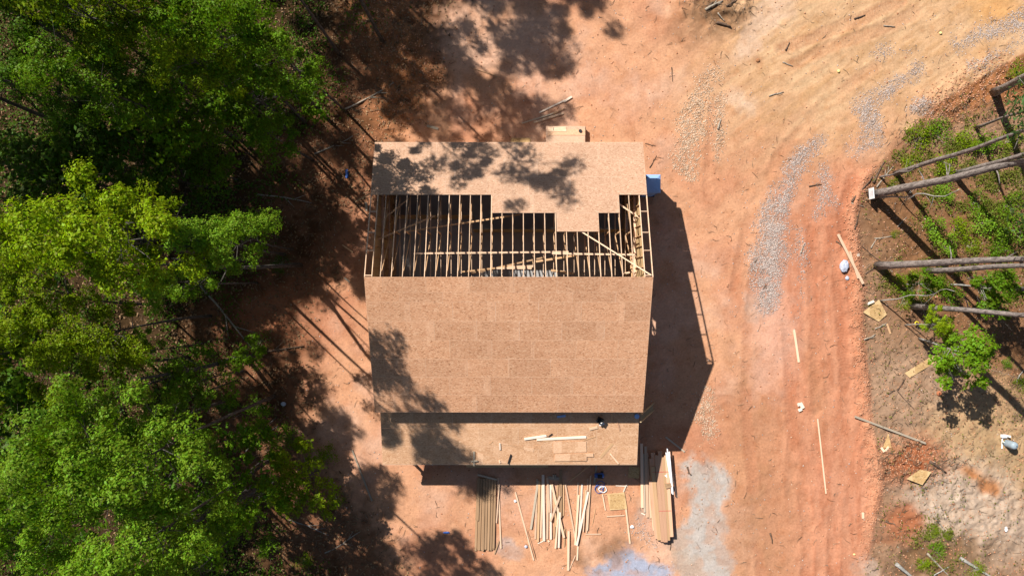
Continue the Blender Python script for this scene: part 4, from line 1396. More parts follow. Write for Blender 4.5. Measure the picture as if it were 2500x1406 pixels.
# crowns that the photo shows: photo position of the crown's centre and its height above ground
VIS = [
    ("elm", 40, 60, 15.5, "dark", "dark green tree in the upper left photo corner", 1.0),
    ("oak", 190, 50, 17, "yellow", "yellow green tree at the top photo edge, nearest the upper left corner", 1.0),
    ("ash", 370, 45, 17, "yellow", "yellow green loose crown at the top edge, second from the upper left corner", 1.0),
    ("maple", 560, 70, 15, "mid", "broad mid green tree at the top edge left of the dappled clay", 1.0),
    ("elm", 690, 110, 13, "mid", "mid green tree at the top edge, the one nearest the house", 0.95),
    ("birch", 250, 190, 15, "mid", "medium green tree below the two yellow green top edge crowns", 1.1),
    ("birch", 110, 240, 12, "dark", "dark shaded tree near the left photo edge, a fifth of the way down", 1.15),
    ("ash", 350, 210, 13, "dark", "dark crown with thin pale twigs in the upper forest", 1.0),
    ("birch", 470, 160, 14.5, "yellow", "yellowish twiggy crown between the upper mid green trees", 0.9),
    ("airy", 640, 310, 9.5, "mid", "bushy green tree at the forest edge level with the upper roof eave", 1.45),
    ("young", 660, 220, 7.5, "mid", "smaller green tree above the bushy one at the forest edge", 1.1),
    ("ash", 40, 545, 13.5, "yellow", "round yellow green tree at the left photo edge, two fifths down", 1.0),
    ("maple", 225, 590, 18, "yellow", "large bright yellow green crown in the middle of the left forest", 0.9),
    ("airy", 370, 520, 14, "yellow", "small tufted crown right of the large bright yellow green one", 0.75),
    ("ash", 490, 595, 13, "fresh", "fresh green tree reaching toward the house at the level of the open trusses", 0.95),
    ("airy", 590, 590, 9.0, "mid", "thin green tree nearest the house at the level of the open trusses", 1.2),
    ("birch", 420, 690, 12, "fresh", "smaller fresh green crown under the tree that reaches toward the house", 1.0),
    ("ash", 60, 760, 13, "yellow", "yellowish tree at the left photo edge level with the ridge", 1.0),
    ("oak", 230, 800, 13.5, "yellow", "olive yellow crown below the large bright yellow green one", 0.95),
    ("birch", 330, 870, 9, "mid", "olive green crown above the cluster of light green trees", 1.0),
    ("ash", 90, 950, 15.5, "yellow", "mustard green tree at the left photo edge, two thirds down", 1.0),
    ("ash", 240, 960, 10, "mid", "mid green crown filling the gap above the light green pair", 1.0),
    ("airy", 400, 985, 10, "fresh", "loose light green crown beside the small bright one", 1.0),
    ("young", 505, 935, 6.3, "fresh", "small bright emerald crown at the forest edge level with the lower eave", 0.8),
    ("oak", 150, 1130, 18, "fresh", "big light green crown in the lower left forest, left one of the pair", 0.85),
    ("maple", 320, 1120, 18, "fresh", "big light green crown in the lower left forest, right one of the pair", 0.8),
    ("elm", 470, 1120, 9, "mid", "green crown right of the light green pair, level with the porch", 0.9),
    ("oak", 70, 1280, 17, "fresh", "light green tree at the left photo edge near the bottom corner", 0.85),
    ("maple", 330, 1350, 18, "fresh", "light green crown at the bottom photo edge, the one furthest left", 0.8),
    ("ash", 470, 1240, 11, "fresh", "light green crown above the bottom edge near the forest border", 0.8),
    ("young", 590, 1240, 6.5, "mid", "small mid green tree in the gap left of the shrubby young tree", 0.8),
    ("birch", 190, 1400, 15, "mid", "green tree cut by the bottom photo edge below the light green ones", 1.0),
    ("airy", 480, 1390, 10, "mid", "green tree cut by the bottom photo edge nearest the clay", 0.9),
    ("under", 455, 300, 6, "mid", "dim small tree in the dark gap right of the medium green one", 1.1),
    ("under", 520, 420, 4, "mid", "dim low tree in the shade above the tufted crown", 1.1),
    ("under", 430, 250, 8, "mid", "dim tree under the yellowish twiggy crown near the top", 1.1),
    ("young", 745, 1185, 3.6, "yellow", "shrubby yellow green young tree standing alone left of the porch", 1.75),
    ("sapling", 540, 1320, 6.0, "mid", "slender green sapling near the bottom edge at the forest border", 1.0),
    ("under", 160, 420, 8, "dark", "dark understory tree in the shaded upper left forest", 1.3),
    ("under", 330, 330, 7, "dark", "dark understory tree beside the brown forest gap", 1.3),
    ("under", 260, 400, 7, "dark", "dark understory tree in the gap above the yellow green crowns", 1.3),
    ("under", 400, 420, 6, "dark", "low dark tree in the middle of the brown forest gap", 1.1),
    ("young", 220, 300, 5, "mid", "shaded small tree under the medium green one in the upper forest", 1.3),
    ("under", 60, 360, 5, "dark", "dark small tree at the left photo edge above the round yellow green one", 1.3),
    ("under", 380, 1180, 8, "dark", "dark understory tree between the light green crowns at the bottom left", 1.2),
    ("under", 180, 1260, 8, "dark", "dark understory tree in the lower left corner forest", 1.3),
    ("sapling", 620, 1050, 4, "mid", "thin sapling in the shade left of the lower eave", 1.2),
    ("sapling", 600, 880, 3.5, "mid", "low sapling in the dappled light left of the ridge", 1.0),
    ("under", 100, 860, 9, "dark", "dark understory tree at the left photo edge between two yellowish crowns", 1.3),
    ("under", 60, 1060, 9, "dark", "dark understory tree at the left edge above the light green trees", 1.3),
]
for kind, px, py, h, lf, label, wd in VIS:
    tree_px(kind, px, py, h, lf, label, wd * (0.78 if h > 8.5 else 0.95))

# trees beyond the photo's upper and left edges whose shade falls into it
GB = "forest trees beyond the photo edge"
BEY = [(-22.5, 27.5, 18, "oak"), (-16.5, 28, 18, "birch"), (-12, 31, 18, "maple"), (-22, 22.5, 17, "airy"),
       (-28, 15.5, 18, "oak"), (-26.5, 18.5, 18, "maple"), (-31, 19, 18, "maple"), (-34.5, 14.5, 18, "elm"), (-30, 11, 18, "elm"), (-35, 20, 18, "oak"), (-29.5, 7.5, 17, "ash"),
       (-14.5, 26.0, 17, "ash"), (-13.5, 29.5, 18, "airy"), (-20, 25, 17, "birch"), (-18.5, 31, 18, "elm"), (-25.5, 24, 17, "ash"),
       (-25, 30, 18, "oak"), (-31, 25, 17, "maple"), (-10.6, 33.5, 18, "elm"), (-15, 35, 18, "oak"), (-21, 37, 18, "elm"), (-11.8, 22.5, 15, "airy"),
       (-8.6, 16.6, 18, "birch"), (-11.6, 15.6, 16, "airy"), 
       (-32, 13, 17, "maple"), (-32, 2, 17, "oak"), (-32, -9, 17, "maple"), (-31, -19, 17, "elm"), (-23, -24, 16, "maple"), (-15.5, -22, 15, "birch")]
for x, y, h, kind in BEY:
    tree(kind, (x, y), h, "mid", "forest tree standing beyond the photo edge and shading the clay", 0.85, group=GB)

# pines on the right bank: bare stems, crowns beyond the photo's edge
def pine(base, r, h, toward, label, bark=M_PBARK, crown_s=1.0, bare=False, wig=0.10, name="pine_tree", seed=0, stubs=3):
    """base: photo pixel of the foot; toward: photo pixel through which the stem runs, with its height"""
    b = G(*base)
    if toward is not None:
        q = W(toward[0], toward[1], toward[2])
        dx, dy = (q.x - b.x) / toward[2], (q.y - b.y) / toward[2]
    else:
        dx = dy = 0.0
    rg = np.random.default_rng(seed + 900)
    t = thing(name, label, "tree", b)
    mb = MB()
    n = 12
    pts = []
    for i in range(n):
        z = h * i / (n - 1)
        pts.append((dx * z + wig * math.sin(i * 1.1 + seed) * i / n, dy * z + wig * math.cos(i * 1.4 + seed) * i / n, z - 0.1))
    mb.tube(pts, [r * (1.25 if i == 0 else 1.0) * (1 - 0.72 * i / (n - 1)) for i in range(n)], 12)
    for k in range(stubs):
        i = rg.integers(3, n - 3)
        p = Vector(pts[i])
        a = rg.uniform(0, 6.28)
        e = p + Vector((math.cos(a) * .9, math.sin(a) * .9, rg.uniform(-.2, .4)))
        mb.tube([p, (p + e) / 2 + Vector((0, 0, .08)), e], [r * .18, r * .13, r * .05], 5)
    top = Vector(pts[-1])
    for k in range(0 if bare else 12):
        a = k * 2.4
        z0 = h * (0.72 + 0.26 * k / 12)
        p = Vector((dx * z0, dy * z0, z0))
        L = 2.4 * crown_s * (1.15 - 0.6 * k / 12)
        e = p + Vector((math.cos(a) * L, math.sin(a) * L, 0.5))
        mb.tube([p, (p + e) / 2, e], [r * .2, r * .12, r * .04], 5)
    mb.build("trunk", bark, t, smooth=True)
    if bare:
        return t
    P, Nn = [], []
    for k in range(26):
        a = k * 2.4
        f = k / 26
        z0 = h * (0.72 + 0.30 * f)
        L = 2.4 * crown_s * (1.15 - 0.7 * f) * rg.uniform(0.45, 1)
        c = np.array([dx * z0 + math.cos(a) * L, dy * z0 + math.sin(a) * L, z0 + .4])
        m = int(130 * crown_s)
        P.append(c + rg.normal(size=(m, 3)) * np.array([.42, .42, .28]) * crown_s)
        Nn.append(rg.normal(size=(m, 3)) + np.array([0, 0, .8]))
    P = np.concatenate(P)
    Nn = np.concatenate(Nn)
    Nn /= np.linalg.norm(Nn, axis=1, keepdims=True)
    V, F = leaves(P, Nn, 0.26, rg, 0.3)
    link("crown", mesh_np("crown", V, F, 4), LEAF["pine"], t)
    return t
pine((2428, 226), .26, 21, (2500, 190, 6.0), "thick dark pine trunk in the upper right corner by the gravel", seed=1)
pine((2386, 311), .10, 19, (2500, 270, 9.0), "thin brown stem just below the thick upper right trunk", seed=2, crown_s=.7, stubs=1)
pine((2186, 424), .16, 24, (2500, 322, 15.5), "lichen spotted slim trunk above the trunk with the white sign", seed=3)
pine((2128, 476), .27, 22, (2500, 396, 13.8), "thick pine trunk with a white sign nailed near its foot", seed=4, stubs=5)
pine((2330, 425), .17, 22, (2500, 377, 8.2), "slim trunk close behind the signed pine trunk", seed=5)
pine((2142, 649), .25, 22, (2500, 631, 13.5), "thick straight pine trunk level with the open trusses", seed=6, wig=.04)
pine((2262, 662), .19, 20, (2500, 648, 9.5), "paler trunk half hidden below the thick straight pine", seed=7)
pine((2400, 700), .18, 20, (2500, 706, 4.7), "dark grey trunk leaving the photo above the lowest trunk", seed=8, bark=M_PBARK)
pine((2228, 747), .20, 21, (2500, 768, 10.0), "lowest grey trunk on the bank, behind the leafy sapling", seed=9)
pine((2144, 483), .065, 9, (2420, 466, 11.5), "crooked pale sapling stem just below the signed trunk", bark=M_PALEBARK, bare=True, wig=.22, seed=10, stubs=6)
pine((2148, 433), .07, 5, (2225, 414, 4.0), "short thin dark stem in the green weeds above the sign", seed=11, bare=True, stubs=1)
pine((2150, 735), .05, 8, (2370, 702, 9.0), "thin pale leaning stem beside the tan strand board sheet", bark=M_PALEBARK, bare=True, wig=.18, seed=12, stubs=5)
tree_px("sapling", 2345, 845, 4.6, "mid", "leafy light green sapling overhanging the bank below the grey trunks", 1.35, name="sapling", bark=M_PALEBARK)
tree_px("sapling", 2285, 800, 3.4, "yellow", "smaller leafy sapling left of the overhanging light green one", .9, name="sapling", bark=M_PALEBARK)
tree_px("sapling", 2270, 690, 3.0, "mid", "dull green sapling crown in front of the thick straight pine", 1.1, name="sapling", bark=M_PALEBARK)
tree_px("sapling", 2420, 700, 4.0, "mid", "green sapling crown at the right photo edge between the grey trunks", 1.3, name="sapling", bark=M_PALEBARK)

# white sign fixed to the signed trunk
sg = thing("notice_sign", "white notice board with faint print on the foot of the thick pine", "sign", W(2122, 474, .55))
sgm = MB().box((-.02, -.36, 0), (.02, .36, .62))
o = sgm.build("sign_panel", M_WHITE, sg)
M_PRINT = simple_mat("faint_print", (0.38, 0.38, 0.40), 0.7)
mb = MB()
for k, (a, b) in enumerate(((-.16, .16), (-.2, .2), (-.12, .14), (-.2, .18), (-.24, .05))):
    z = .5 - k * .085
    mb.box((-.0235, a, z), (-.0205, b, z + (.03 if k else .05)))
mb.build("print_lines", M_PRINT, sg)
for k in (-1, 1):
    MB().box((-.021, k * .3 - .02, -.55), (.021, k * .3 + .02, .0)).build("stake", M_GREYWOOD, sg)
sg.rotation_euler = (0, 0, math.radians(4))

# ------------------------------------------------------------------ low plants
def shrub_mesh(seed, R, h, n, leaf):
    rg = np.random.default_rng(seed)
    P, Nn = [], []
    mb = MB()
    for k in range(14):
        a = rg.uniform(0, 6.28)
        rr = R * math.sqrt(rg.random()) * .85
        tip = np.array([rr * math.cos(a), rr * math.sin(a), h * rg.uniform(.45, 1) * (1 - .5 * (rr / R) ** 2)])
        mb.tube([(0, 0, -.05), tip * np.array([.4, .4, .6]), tip], [.018, .012, .004], 4, cap=False)
        m = n // 14
        q = tip + rg.normal(size=(m, 3)) * np.array([.2, .2, .13]) * R
        q[:, 2] = np.maximum(q[:, 2], .03)
        P.append(q)
        nn = rg.normal(size=(m, 3)) * .5 + np.array([0, 0, 1.0])
        Nn.append(nn / np.linalg.norm(nn, axis=1, keepdims=True))
    V, F = leaves(np.concatenate(P), np.concatenate(Nn), leaf, rg)
    return mb.mesh("stem"), mesh_np("foliage", V, F, 4)
SHR = [shrub_mesh(301, 1.0, .9, 700, .12), shrub_mesh(302, 1.0, .6, 560, .10), shrub_mesh(303, 1.0, 1.2, 640, .14)]
def shrub(px, py, r, leaf, label, v=0, group=None):
    t = thing("shrub", label, "shrub", G(px, py), group)
    t.rotation_euler = (0, 0, (px * 7 + py * 3) % 6.28)
    s, f = SHR[v]
    a = link("stem", s, M_DEAD, t)
    b = link("foliage", f, None, t)
    set_mat(b, LEAF[leaf])
    a.scale = b.scale = (r, r, r)
    return t
GSB = "shrubs on the right bank"
for px, py, r, lf, label, v in [
    (2235, 350, 1.2, "yellow", "low green shrub at the top left of the bank vegetation", 1),
    (2290, 335, 1.1, "mid", "green shrub above the lichen spotted trunk, right of the first low shrub", 1),
    (2350, 345, .9, "yellow", "light shrub above the lichen spotted trunk near the thin brown stem", 0),
    (2480, 180, .8, "yellow", "small bright shrub at the foot of the upper right trunk", 0),
    (2180, 450, .6, "yellow", "tuft of green weeds at the foot of the lichen spotted trunk", 1),
    (2225, 395, .8, "yellow", "shrub where the lichen spotted trunk meets the weeds", 1),
    (2300, 405, .9, "yellow", "shrub between the lichen spotted trunk and the signed one", 0),
    (2400, 350, .9, "mid", "dark shrub under the upper slim trunks", 0),
    (2455, 345, .9, "yellow", "yellowish shrub at the right photo edge above the signed trunk", 1),
    (2300, 470, .8, "fresh", "green shrub under the pale crooked sapling stem", 0),
    (2380, 490, 1.0, "mid", "mid green shrub right below the crooked sapling stem", 1),
    (2460, 500, 1.1, "mid", "dull shrub at the right photo edge under the signed trunk", 1),
    (2265, 560, .85, "fresh", "bright green shrub next to the sign's long shadow", 2),
    (2330, 560, .9, "yellow", "yellow green shrub in the middle of the bank thicket", 0),
    (2300, 602, .8, "fresh", "leafy shrub above the thick straight pine", 2),
    (2390, 545, 1.0, "fresh", "leafy shrub in the thicket right of the yellow green one", 0),
    (2455, 560, 1.1, "fresh", "tall shrub at the right photo edge in the thicket", 2),
    (2430, 610, .9, "mid", "shrub just above the thick straight pine at the right edge", 0),
    (2360, 600, .8, "yellow", "shrub just above the thick straight pine near its middle", 1),
    (2190, 690, .7, "yellow", "shrub below the foot of the thick straight pine", 0),
    (2235, 675, .6, "yellow", "weedy shrub along the underside of the thick straight pine", 1),
    (2185, 570, .35, "yellow", "small tuft of weeds beside the long trunk shadow", 1),
    (2205, 740, .7, "yellow", "shrub beside the foot of the lowest grey trunk", 1),
    (2310, 720, .9, "mid", "shrub between the lowest grey trunk and the one above it", 0),
    (2330, 900, .5, "yellow", "tuft of leaves below the overhanging sapling", 0),
    (2455, 885, .4, "fresh", "small isolated shrub near the lower trunk shadows", 0),
    (2490, 940, .6, "yellow", "shrub at the right photo edge below the trunk shadows", 1),
    (2270, 1298, .6, "yellow", "small shrub on the lower bank, topmost of three", 1),
    (2285, 1345, .75, "mid", "small shrub on the lower bank, middle one of three", 1),
    (2250, 1370, .5, "yellow", "small shrub on the lower bank, lowest of three", 0),
    (2375, 1390, .7, "yellow", "shrub over the pale log at the bottom edge", 1),
    (2310, 1300, .4, "yellow", "tiny tuft right of the lower bank shrubs", 1),
]:
    shrub(px, py, r, lf, label, v, GSB)
for px, py, r, lf, label, v in [
    (640, 830, .9, "mid", "low shrub in the forest shade left of the ridge", 1),
    (690, 640, .8, "dark", "dark shrub at the foot of the thin tree nearest the house", 1),
    (640, 990, 1.0, "mid", "low shrub in the shade left of the lower eave", 0),
    (700, 1060, .9, "mid", "weedy shrub above the shrubby young tree", 0),
    (800, 1110, .8, "yellow", "small leafy shrub at the upper right of the shrubby young tree", 0),
    (820, 1210, .7, "yellow", "small leafy shrub at the right of the shrubby young tree", 1),
    (660, 1330, .9, "mid", "low green shrub near the bottom edge at the forest border", 0),
    (740, 1370, .7, "yellow", "low shrub at the bottom edge between forest and clay", 1),
    (560, 980, .9, "dark", "dark shrub under the small bright emerald crown", 0),
]:
    shrub(px, py, r, lf, label, v, "shrubs along the forest border")

# ------------------------------------------------------------------ fallen logs and branches
def stick(a, b, r, label, mat=M_DEAD, name="branch", seed=0, wig=.12, z=.05, cat="branch", fork=True, z1=None):
    pa, pb = G(a[0], a[1], z), G(b[0], b[1], z if z1 is None else z1)
    rg = np.random.default_rng(seed + int(a[0]))
    mb = MB()
    n = 7
    d = pb - pa
    side = Vector((-d.y, d.x, 0)).normalized()
    pts = []
    for i in range(n):
        t = i / (n - 1)
        pts.append(d * t + side * (wig * math.sin(t * 3.1 + seed) * rg.uniform(.4, 1) - 0) + Vector((0, 0, .03 * rg.random())))
    mb.tube(pts, [r * (1 - .55 * i / (n - 1)) for i in range(n)], 6)
    if fork:
        for k in (3, 4):
            e = pts[k] + d.normalized() * d.length * .22 + side * rg.choice([-1, 1]) * d.length * .14 + Vector((0, 0, .08))
            mb.tube([pts[k], (pts[k] + e) / 2, e], [r * .5, r * .4, r * .15], 5)
    o = mb.build(name, mat, None, pa, smooth=True)
    return tag(o, label, cat)
M_DARKSTICK = bark_mat("dark_root", (0.06, 0.04, 0.03), (0.17, 0.11, 0.075))
LG = [
    ((2184, 1373), (2245, 1425), .14, "pale log cut by the bottom edge, left one of two", M_PALEBARK, .02, False),
    ((2341, 1360), (2440, 1420), .12, "pale log cut by the bottom edge, right one of two", M_PALEBARK, .02, False),
    ((2262, 1350), (2320, 1408), .08, "thin brown pole between the two pale logs", M_DEAD, .03, False),
    ((2270, 1405), (2316, 1380), .05, "blue grey stick crossing the thin brown pole", M_PALEBARK, .03, False),
    ((2275, 1252), (2312, 1302), .05, "dead branch leaning above the lower bank shrubs", M_DEAD, .08, True),
    ((2262, 1122), (2306, 1152), .11, "short dark log on the right of the root heap", M_DARKSTICK, .03, False),
    ((2130, 447), (2158, 396), .09, "brown log along the edge of the gravel drive", M_DARKSTICK, .06, False),
    ((2140, 458), (2180, 406), .06, "fallen branch leaning in the weeds above the sign", M_DEAD, .05, True),
    ((2078, 495), (2125, 430), .07, "long root lying on the drive edge above the trunk foot", M_DARKSTICK, .12, False),
    ((2076, 497), (2108, 503), .05, "short pale stick left of the signed trunk foot", M_DEAD, .04, False),
    ((2082, 560), (2097, 515), .05, "curved dark stick on the bank below the sign", M_DARKSTICK, .05, False),
    ((2135, 581), (2182, 579), .05, "pale branch lying level on the brown bank", M_DEAD, .1, False),
    ((2126, 606), (2140, 585), .05, "pale stick meeting the level branch on the bank", M_DEAD, .03, False),
    ((2192, 554), (2214, 530), .04, "thin stick across the sign's long shadow", M_DEAD, .03, False),
    ((2112, 670), (2138, 648), .05, "branch by the foot of the thick straight pine", M_DARKSTICK, .06, True),
    ((2108, 830), (2135, 814), .06, "curved branch on the bank below the tan sheet", M_DEAD, .08, True),
    ((2134, 802), (2165, 788), .05, "branch pointing at the pale slat on the bank", M_DEAD, .05, True),
    ((2190, 950), (2212, 925), .05, "forked root under the long strand board piece", M_DARKSTICK, .06, True),
    ((2478, 930), (2502, 905), .05, "pale curved branch at the right photo edge", M_PALEBARK, .12, False),
    ((1720, 28), (1762, 6), .10, "thick pale broken branch in the brush heap at the top edge", M_DEAD, .06, True),
    ((1748, 58), (1782, 68), .11, "short thick dark log below the brush heap", M_DARKSTICK, .02, False),
    ((1725, 24), (1748, -6), .07, "dark branch sticking out of the brush heap", M_DARKSTICK, .05, True),
    ((1770, 20), (1800, -4), .06, "dark twisted branch at the right of the brush heap", M_DARKSTICK, .08, True),
    ((1751, 34), (1768, 55), .05, "weathered stick between brush heap and dark log", M_DEAD, .03, False),
    ((1640, 165), (1641, 200), .035, "thin straight twig on the clay above the gravel", M_DARKSTICK, .02, False),
    ((1752, 316), (1760, 292), .07, "stout stick at the end of the gravel strip", M_DEAD, .02, False),
    ((1877, 236), (1912, 225), .05, "brown stick on the pale upper drive", M_DEAD, .03, True),
    ((1910, 155), (1936, 160), .05, "curved stick on the upper drive", M_DEAD, .08, False),
    ((1917, 124), (1927, 104), .05, "reddish stick on the ridged upper drive", M_DARKSTICK, .03, False),
    ((2085, 46), (2112, 38), .06, "brown stick near the top edge of the drive", M_DARKSTICK, .03, False),
    ((2157, 62), (2184, 68), .05, "curved pale stick near the top edge of the drive", M_DEAD, .06, False),
    ((1974, 455), (2005, 452), .05, "branch on the drive between the two gravel streaks", M_DARKSTICK, .05, True),
    ((1956, 618), (1962, 595), .05, "stout stick among the scattered stones of the drive", M_DEAD, .03, False),
    ((1575, 352), (1600, 356), .03, "thin dark twig right of the upper roof corner", M_DARKSTICK, .05, True),
    ((1586, 410), (1602, 380), .03, "forked twig above the blue toilet", M_DARKSTICK, .04, True),
    ((1678, 1138), (1686, 1160), .06, "torn clump of root on the grey dust patch", M_DARKSTICK, .07, True),
    ((1635, 1342), (1642, 1280), .02, "hair thin wire on the clay below the stacks", M_DARKSTICK, .04, False),
    ((1880, 1300), (1884, 1325), .06, "lone brown root on the lower clay", M_DARKSTICK, .04, False),
    ((2151, 640), (2105, 600), .04, "bent twig among the litter beside the crossing boards", M_DARKSTICK, .06, True),
    ((2040, 590), (2068, 610), .05, "dark branch crossing the end of the longer board", M_DARKSTICK, .05, True),
    ((1310, 1365), (1288, 1295), .018, "hair thin dark line of wire near the slanting board", M_DARKSTICK, .05, False),
    ((2160, 1270), (2200, 1280), .05, "curved branch on the reddish lower bank", M_DARKSTICK, .1, True),
    ((2190, 950), (2230, 1000), .03, "thin branch on the tan bank", M_DARKSTICK, .08, True),
    ((630, 470), (760, 500), .06, "dead branch in the dark forest gap level with the upper roof", M_DEAD, .2, True),
    ((600, 870), (740, 845), .09, "fallen stem in the shade left of the ridge", M_DARKSTICK, .1, True),
    ((480, 690), (620, 850), .08, "long fallen stem in the forest shade", M_DEAD, .15, True),
    ((770, 380), (860, 330), .06, "fallen branch in dappled light near the upper roof corner", M_DEAD, .15, True),
    ((840, 270), (960, 200), .07, "fallen stem along the dirt heap in the upper shade", M_DEAD, .2, True),
    ((790, 1345), (880, 1300), .05, "fallen branch at the bottom edge in the dappled shade", M_DEAD, .2, True),
    ((700, 1260), (800, 1310), .04, "pale curved branch below the shrubby young tree", M_PALEBARK, .2, True),
    ((600, 1100), (680, 1040), .04, "pale branch in the shade above the shrubby young tree", M_PALEBARK, .1, True),
]
for k, (a, b, r, label, mat, wg, fk) in enumerate(LG):
    big = r >= .1
    stick(a, b, r, label, mat, "log" if big and "log" in label else "branch", k, wg, z=r * .6, cat="log" if big and "log" in label else "branch", fork=fk)
# two big stems leaning through the lower forest
for a, b, z0, z1, r, label in (((590, 1210), (500, 1260), 3.0, 9.0, .30, "thick grey trunk leaning in the gap near the bottom left"),
                               ((560, 880), (400, 915), 2.0, 9.0, .17, "grey trunk leaning below the dark gap left of the lower eave"),
                               ((735, 650), (480, 650), 0.0, 12.0, .15, "bare trunk reaching from the forest edge level with the trusses")):
    pa, pb = W(a[0], a[1], z0), W(b[0], b[1], z1)
    ft = pa - (pb - pa) * (z0 / (z1 - z0)) if z0 else pa
    ft.z = gh(ft.x, ft.y)
    d = pb - ft
    mb = MB().tube([d * t + Vector((.08 * math.sin(t * 7), .08 * math.cos(t * 5), 0)) for t in np.linspace(0, 1.25, 9)], [r * (1 - .08 * i) for i in range(9)], 10)
    for q in range(4):
        p = d * (.6 + .15 * q)
        e = p + Vector((RNG.normal() * .9, RNG.normal() * .9, .9))
        mb.tube([p, (p + e) / 2, e], [r * .3, r * .2, r * .06], 5)
    t = thing("bare_tree", label, "tree", ft)
    mb.build("trunk", M_BARK, t, smooth=True)

# ------------------------------------------------------------------ scattered small stuff
def scatter(n, mask, seed):
    """n ground points drawn with probability ~ mask (on the ground grid, inside the photo)"""
    rg = np.random.default_rng(seed)
    m = np.clip(mask, 0, None).copy()
    m[(np.abs(GX) > 36) | (np.abs(GY) > 20.6)] = 0
    p = m.ravel() / m.sum()
    idx = rg.choice(p.size, size=n, p=p)
    x = GX.ravel()[idx] + rg.uniform(-.05, .05, n)
    y = GY.ravel()[idx] + rg.uniform(-.05, .05, n)
    return x, y, H.ravel()[idx], rg

def stones(name, n, mask, size, mat, seed, flat=.6):
    x, y, z, rg = scatter(n, mask, seed)
    base = np.array([(1, 0, 0), (0, 1, 0), (-1, 0, 0), (0, -1, 0), (0, 0, 1), (0, 0, -1)], float)
    F = np.array([(0, 1, 4), (1, 2, 4), (2, 3, 4), (3, 0, 4), (1, 0, 5), (2, 1, 5), (3, 2, 5), (0, 3, 5)])
    s = size * rg.uniform(.5, 1.5, n) ** 1.3
    V = base[None] * rg.uniform(.6, 1.3, (n, 6, 1)) * s[:, None, None]
    a = rg.uniform(0, 6.28, n)
    c, sn = np.cos(a)[:, None], np.sin(a)[:, None]
    V = np.stack([V[..., 0] * c - V[..., 1] * sn, V[..., 0] * sn + V[..., 1] * c, V[..., 2] * flat], -1)
    V += np.stack([x, y, z + s * .2], -1)[:, None]
    FF = (F[None] + 6 * np.arange(n)[:, None, None]).reshape(-1, 3)
    o = link(name, mesh_np(name, V.reshape(-1, 3), FF, 3), mat)
    o["kind"] = "stuff"
    return o
def island_mat(name, c0, c1, rough=.9):
    m, nt, b, out = new_mat(name)
    geo = N(nt, "ShaderNodeNewGeometry")
    col = ramp_n(nt, geo.outputs["Random Per Island"], [(0, c0), (1, c1)])
    nt.links.new(col, b.inputs["Base Color"])
    b.inputs["Roughness"].default_value = rough
    return m
in_house = sstep(.4, -.1, np.maximum(np.abs(GX + .2) - 8.0, np.abs(GY - .1) - 8.6))
clear = 1 - in_house
stones("gravel", 17000, (gravel ** 1.6 + .0012) * clear * (1 - forest), .034, island_mat("grey_stone", (.27, .215, .185), (.54, .45, .40)), 11)
stones("tan_pebbles", 5500, (tan_peb ** 1.6 + .0008) * clear * (1 - forest), .036, island_mat("tan_pebble", (.36, .24, .15), (.66, .50, .37)), 13)
stones("clay_clods", 11000, clear * (berm * 1.4 + rough_tl * .5 + bank * .09 + sstep(40, -30, blob(2215, 1125, 85, 50)) * .8 + sstep(40, -30, strip([(2280, 260, 30), (2440, 190, 50)])[0]) * .8 + .012 * (1 - forest)), .045,
       island_mat("clay_clod", A(206, 140, 104), A(240, 184, 146)), 12, .75)
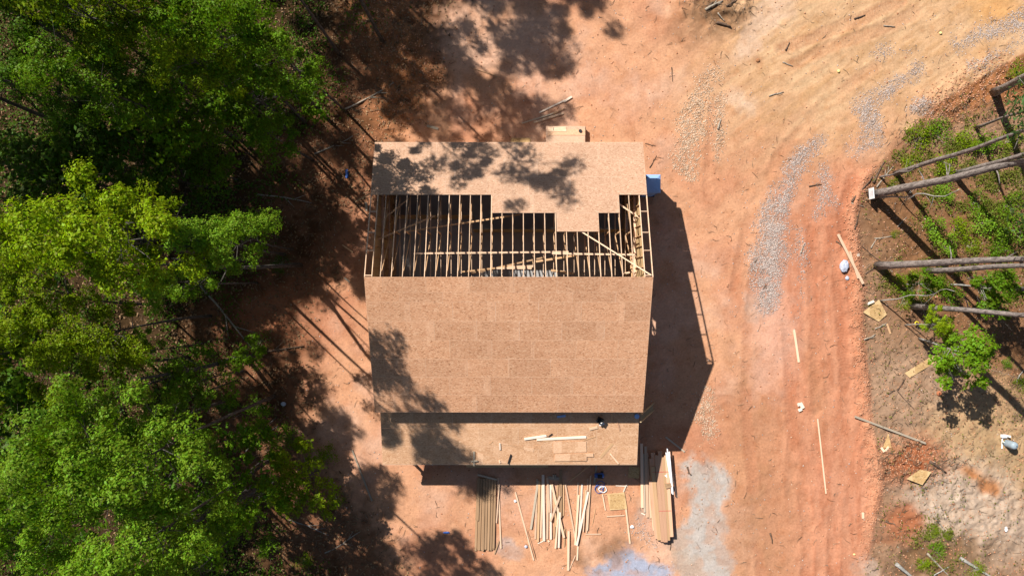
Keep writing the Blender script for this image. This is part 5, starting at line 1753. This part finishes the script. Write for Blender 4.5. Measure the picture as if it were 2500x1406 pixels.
def litter(name, n, mask, L, wd, mats, seed, stick_like):
    x, y, z, rg = scatter(n, mask, seed)
    a = rg.uniform(0, 6.28, n)
    l = L * rg.uniform(.4, 1.6, n)
    w = wd * rg.uniform(.6, 1.4, n)
    t = np.stack([np.cos(a), np.sin(a), rg.normal(size=n) * .18], -1)
    s = np.stack([-np.sin(a), np.cos(a), rg.normal(size=n) * (.1 if stick_like else .5)], -1)
    c = np.stack([x, y, z + .03 + rg.random(n) * .05], -1)
    bend = s * (rg.normal(size=n) * l * .12)[:, None]
    if stick_like:
        up = np.array([0, 0, 1.0]) * w[:, None]
        V = np.stack([c - t * l[:, None] / 2 - s * w[:, None] / 2, c - t * l[:, None] / 2 + s * w[:, None] / 2, c - t * l[:, None] / 2 + up,
                      c + bend - s * w[:, None] / 2, c + bend + s * w[:, None] / 2, c + bend + up,
                      c + t * l[:, None] / 2 - s * w[:, None] / 4, c + t * l[:, None] / 2 + s * w[:, None] / 4, c + t * l[:, None] / 2 + up * .6], 1)
        F = np.array([(0, 3, 5, 2), (1, 2, 5, 4), (0, 1, 4, 3), (3, 6, 8, 5), (4, 5, 8, 7), (3, 4, 7, 6)])
        FF = (F[None] + 9 * np.arange(n)[:, None, None]).reshape(-1, 4)
    else:
        V = np.stack([c - t * l[:, None] / 2, c + s * w[:, None] / 2, c + t * l[:, None] / 2, c - s * w[:, None] / 2], 1)
        FF = np.arange(4 * n).reshape(n, 4)
    o = link(name, mesh_np(name, V.reshape(-1, 3), FF, 4), mats)
    o["kind"] = "stuff"
    return o
heap = sstep(30, -30, blob(2215, 1125, 85, 50)) + sstep(30, -30, blob(1755, 15, 60, 35)) + sstep(40, -40, blob(2290, 290, 90, 30, -20))
litter("twig_litter", 9000, clear * (bank * .5 + forest * .7 + heap * 3 + .07), .36, .020, island_mat("twig", (.10, .065, .04), (.34, .25, .17)), 21, True)
litter("leaf_litter", 24000, clear * (forest + bank * .25 * (1 - wh)), .14, .09, island_mat("dry_leaf", (.10, .055, .028), (.30, .19, .10)), 22, False)
weeds = bank * (sstep(60, -40, strip([(2230, 360, 45), (2330, 350, 55), (2460, 400, 60)])[0] + warp) + sstep(60, -40, strip([(2290, 500, 50), (2450, 530, 80)])[0] + warp)
                + sstep(50, -30, strip([(2200, 690, 40), (2330, 690, 50), (2470, 690, 40)])[0] + warp) + sstep(40, -30, blob(2285, 1335, 50, 60) + warp) + .03)
def weed_cover(name, n, mask, mat, seed, leaf=.11, zmax=.3):
    x, y, z, rg = scatter(n, mask, seed)
    P = np.stack([x, y, z + .03 + rg.random(n) ** 2 * zmax], -1)
    nn = rg.normal(size=(n, 3)) * .55 + np.array([0, 0, 1.0])
    nn /= np.linalg.norm(nn, axis=1, keepdims=True)
    V, F = leaves(P, nn, leaf, rg)
    o = link(name, mesh_np(name, V, F, 4), mat)
    o["kind"] = "stuff"
    return o
clump = sstep(.44, .62, n_sml * .6 + n_med * .4)
weed_cover("weeds", 19000, weeds * clump, leaf_mat("weed_leaf", (0.15, 0.165, 0.022), .3), 31)
weed_cover("forest_weeds", 42000, forest * sstep(.40, .55, n_med) * sstep(-60, -260, PX - fx), LEAF["dark"], 32, .16, .9)
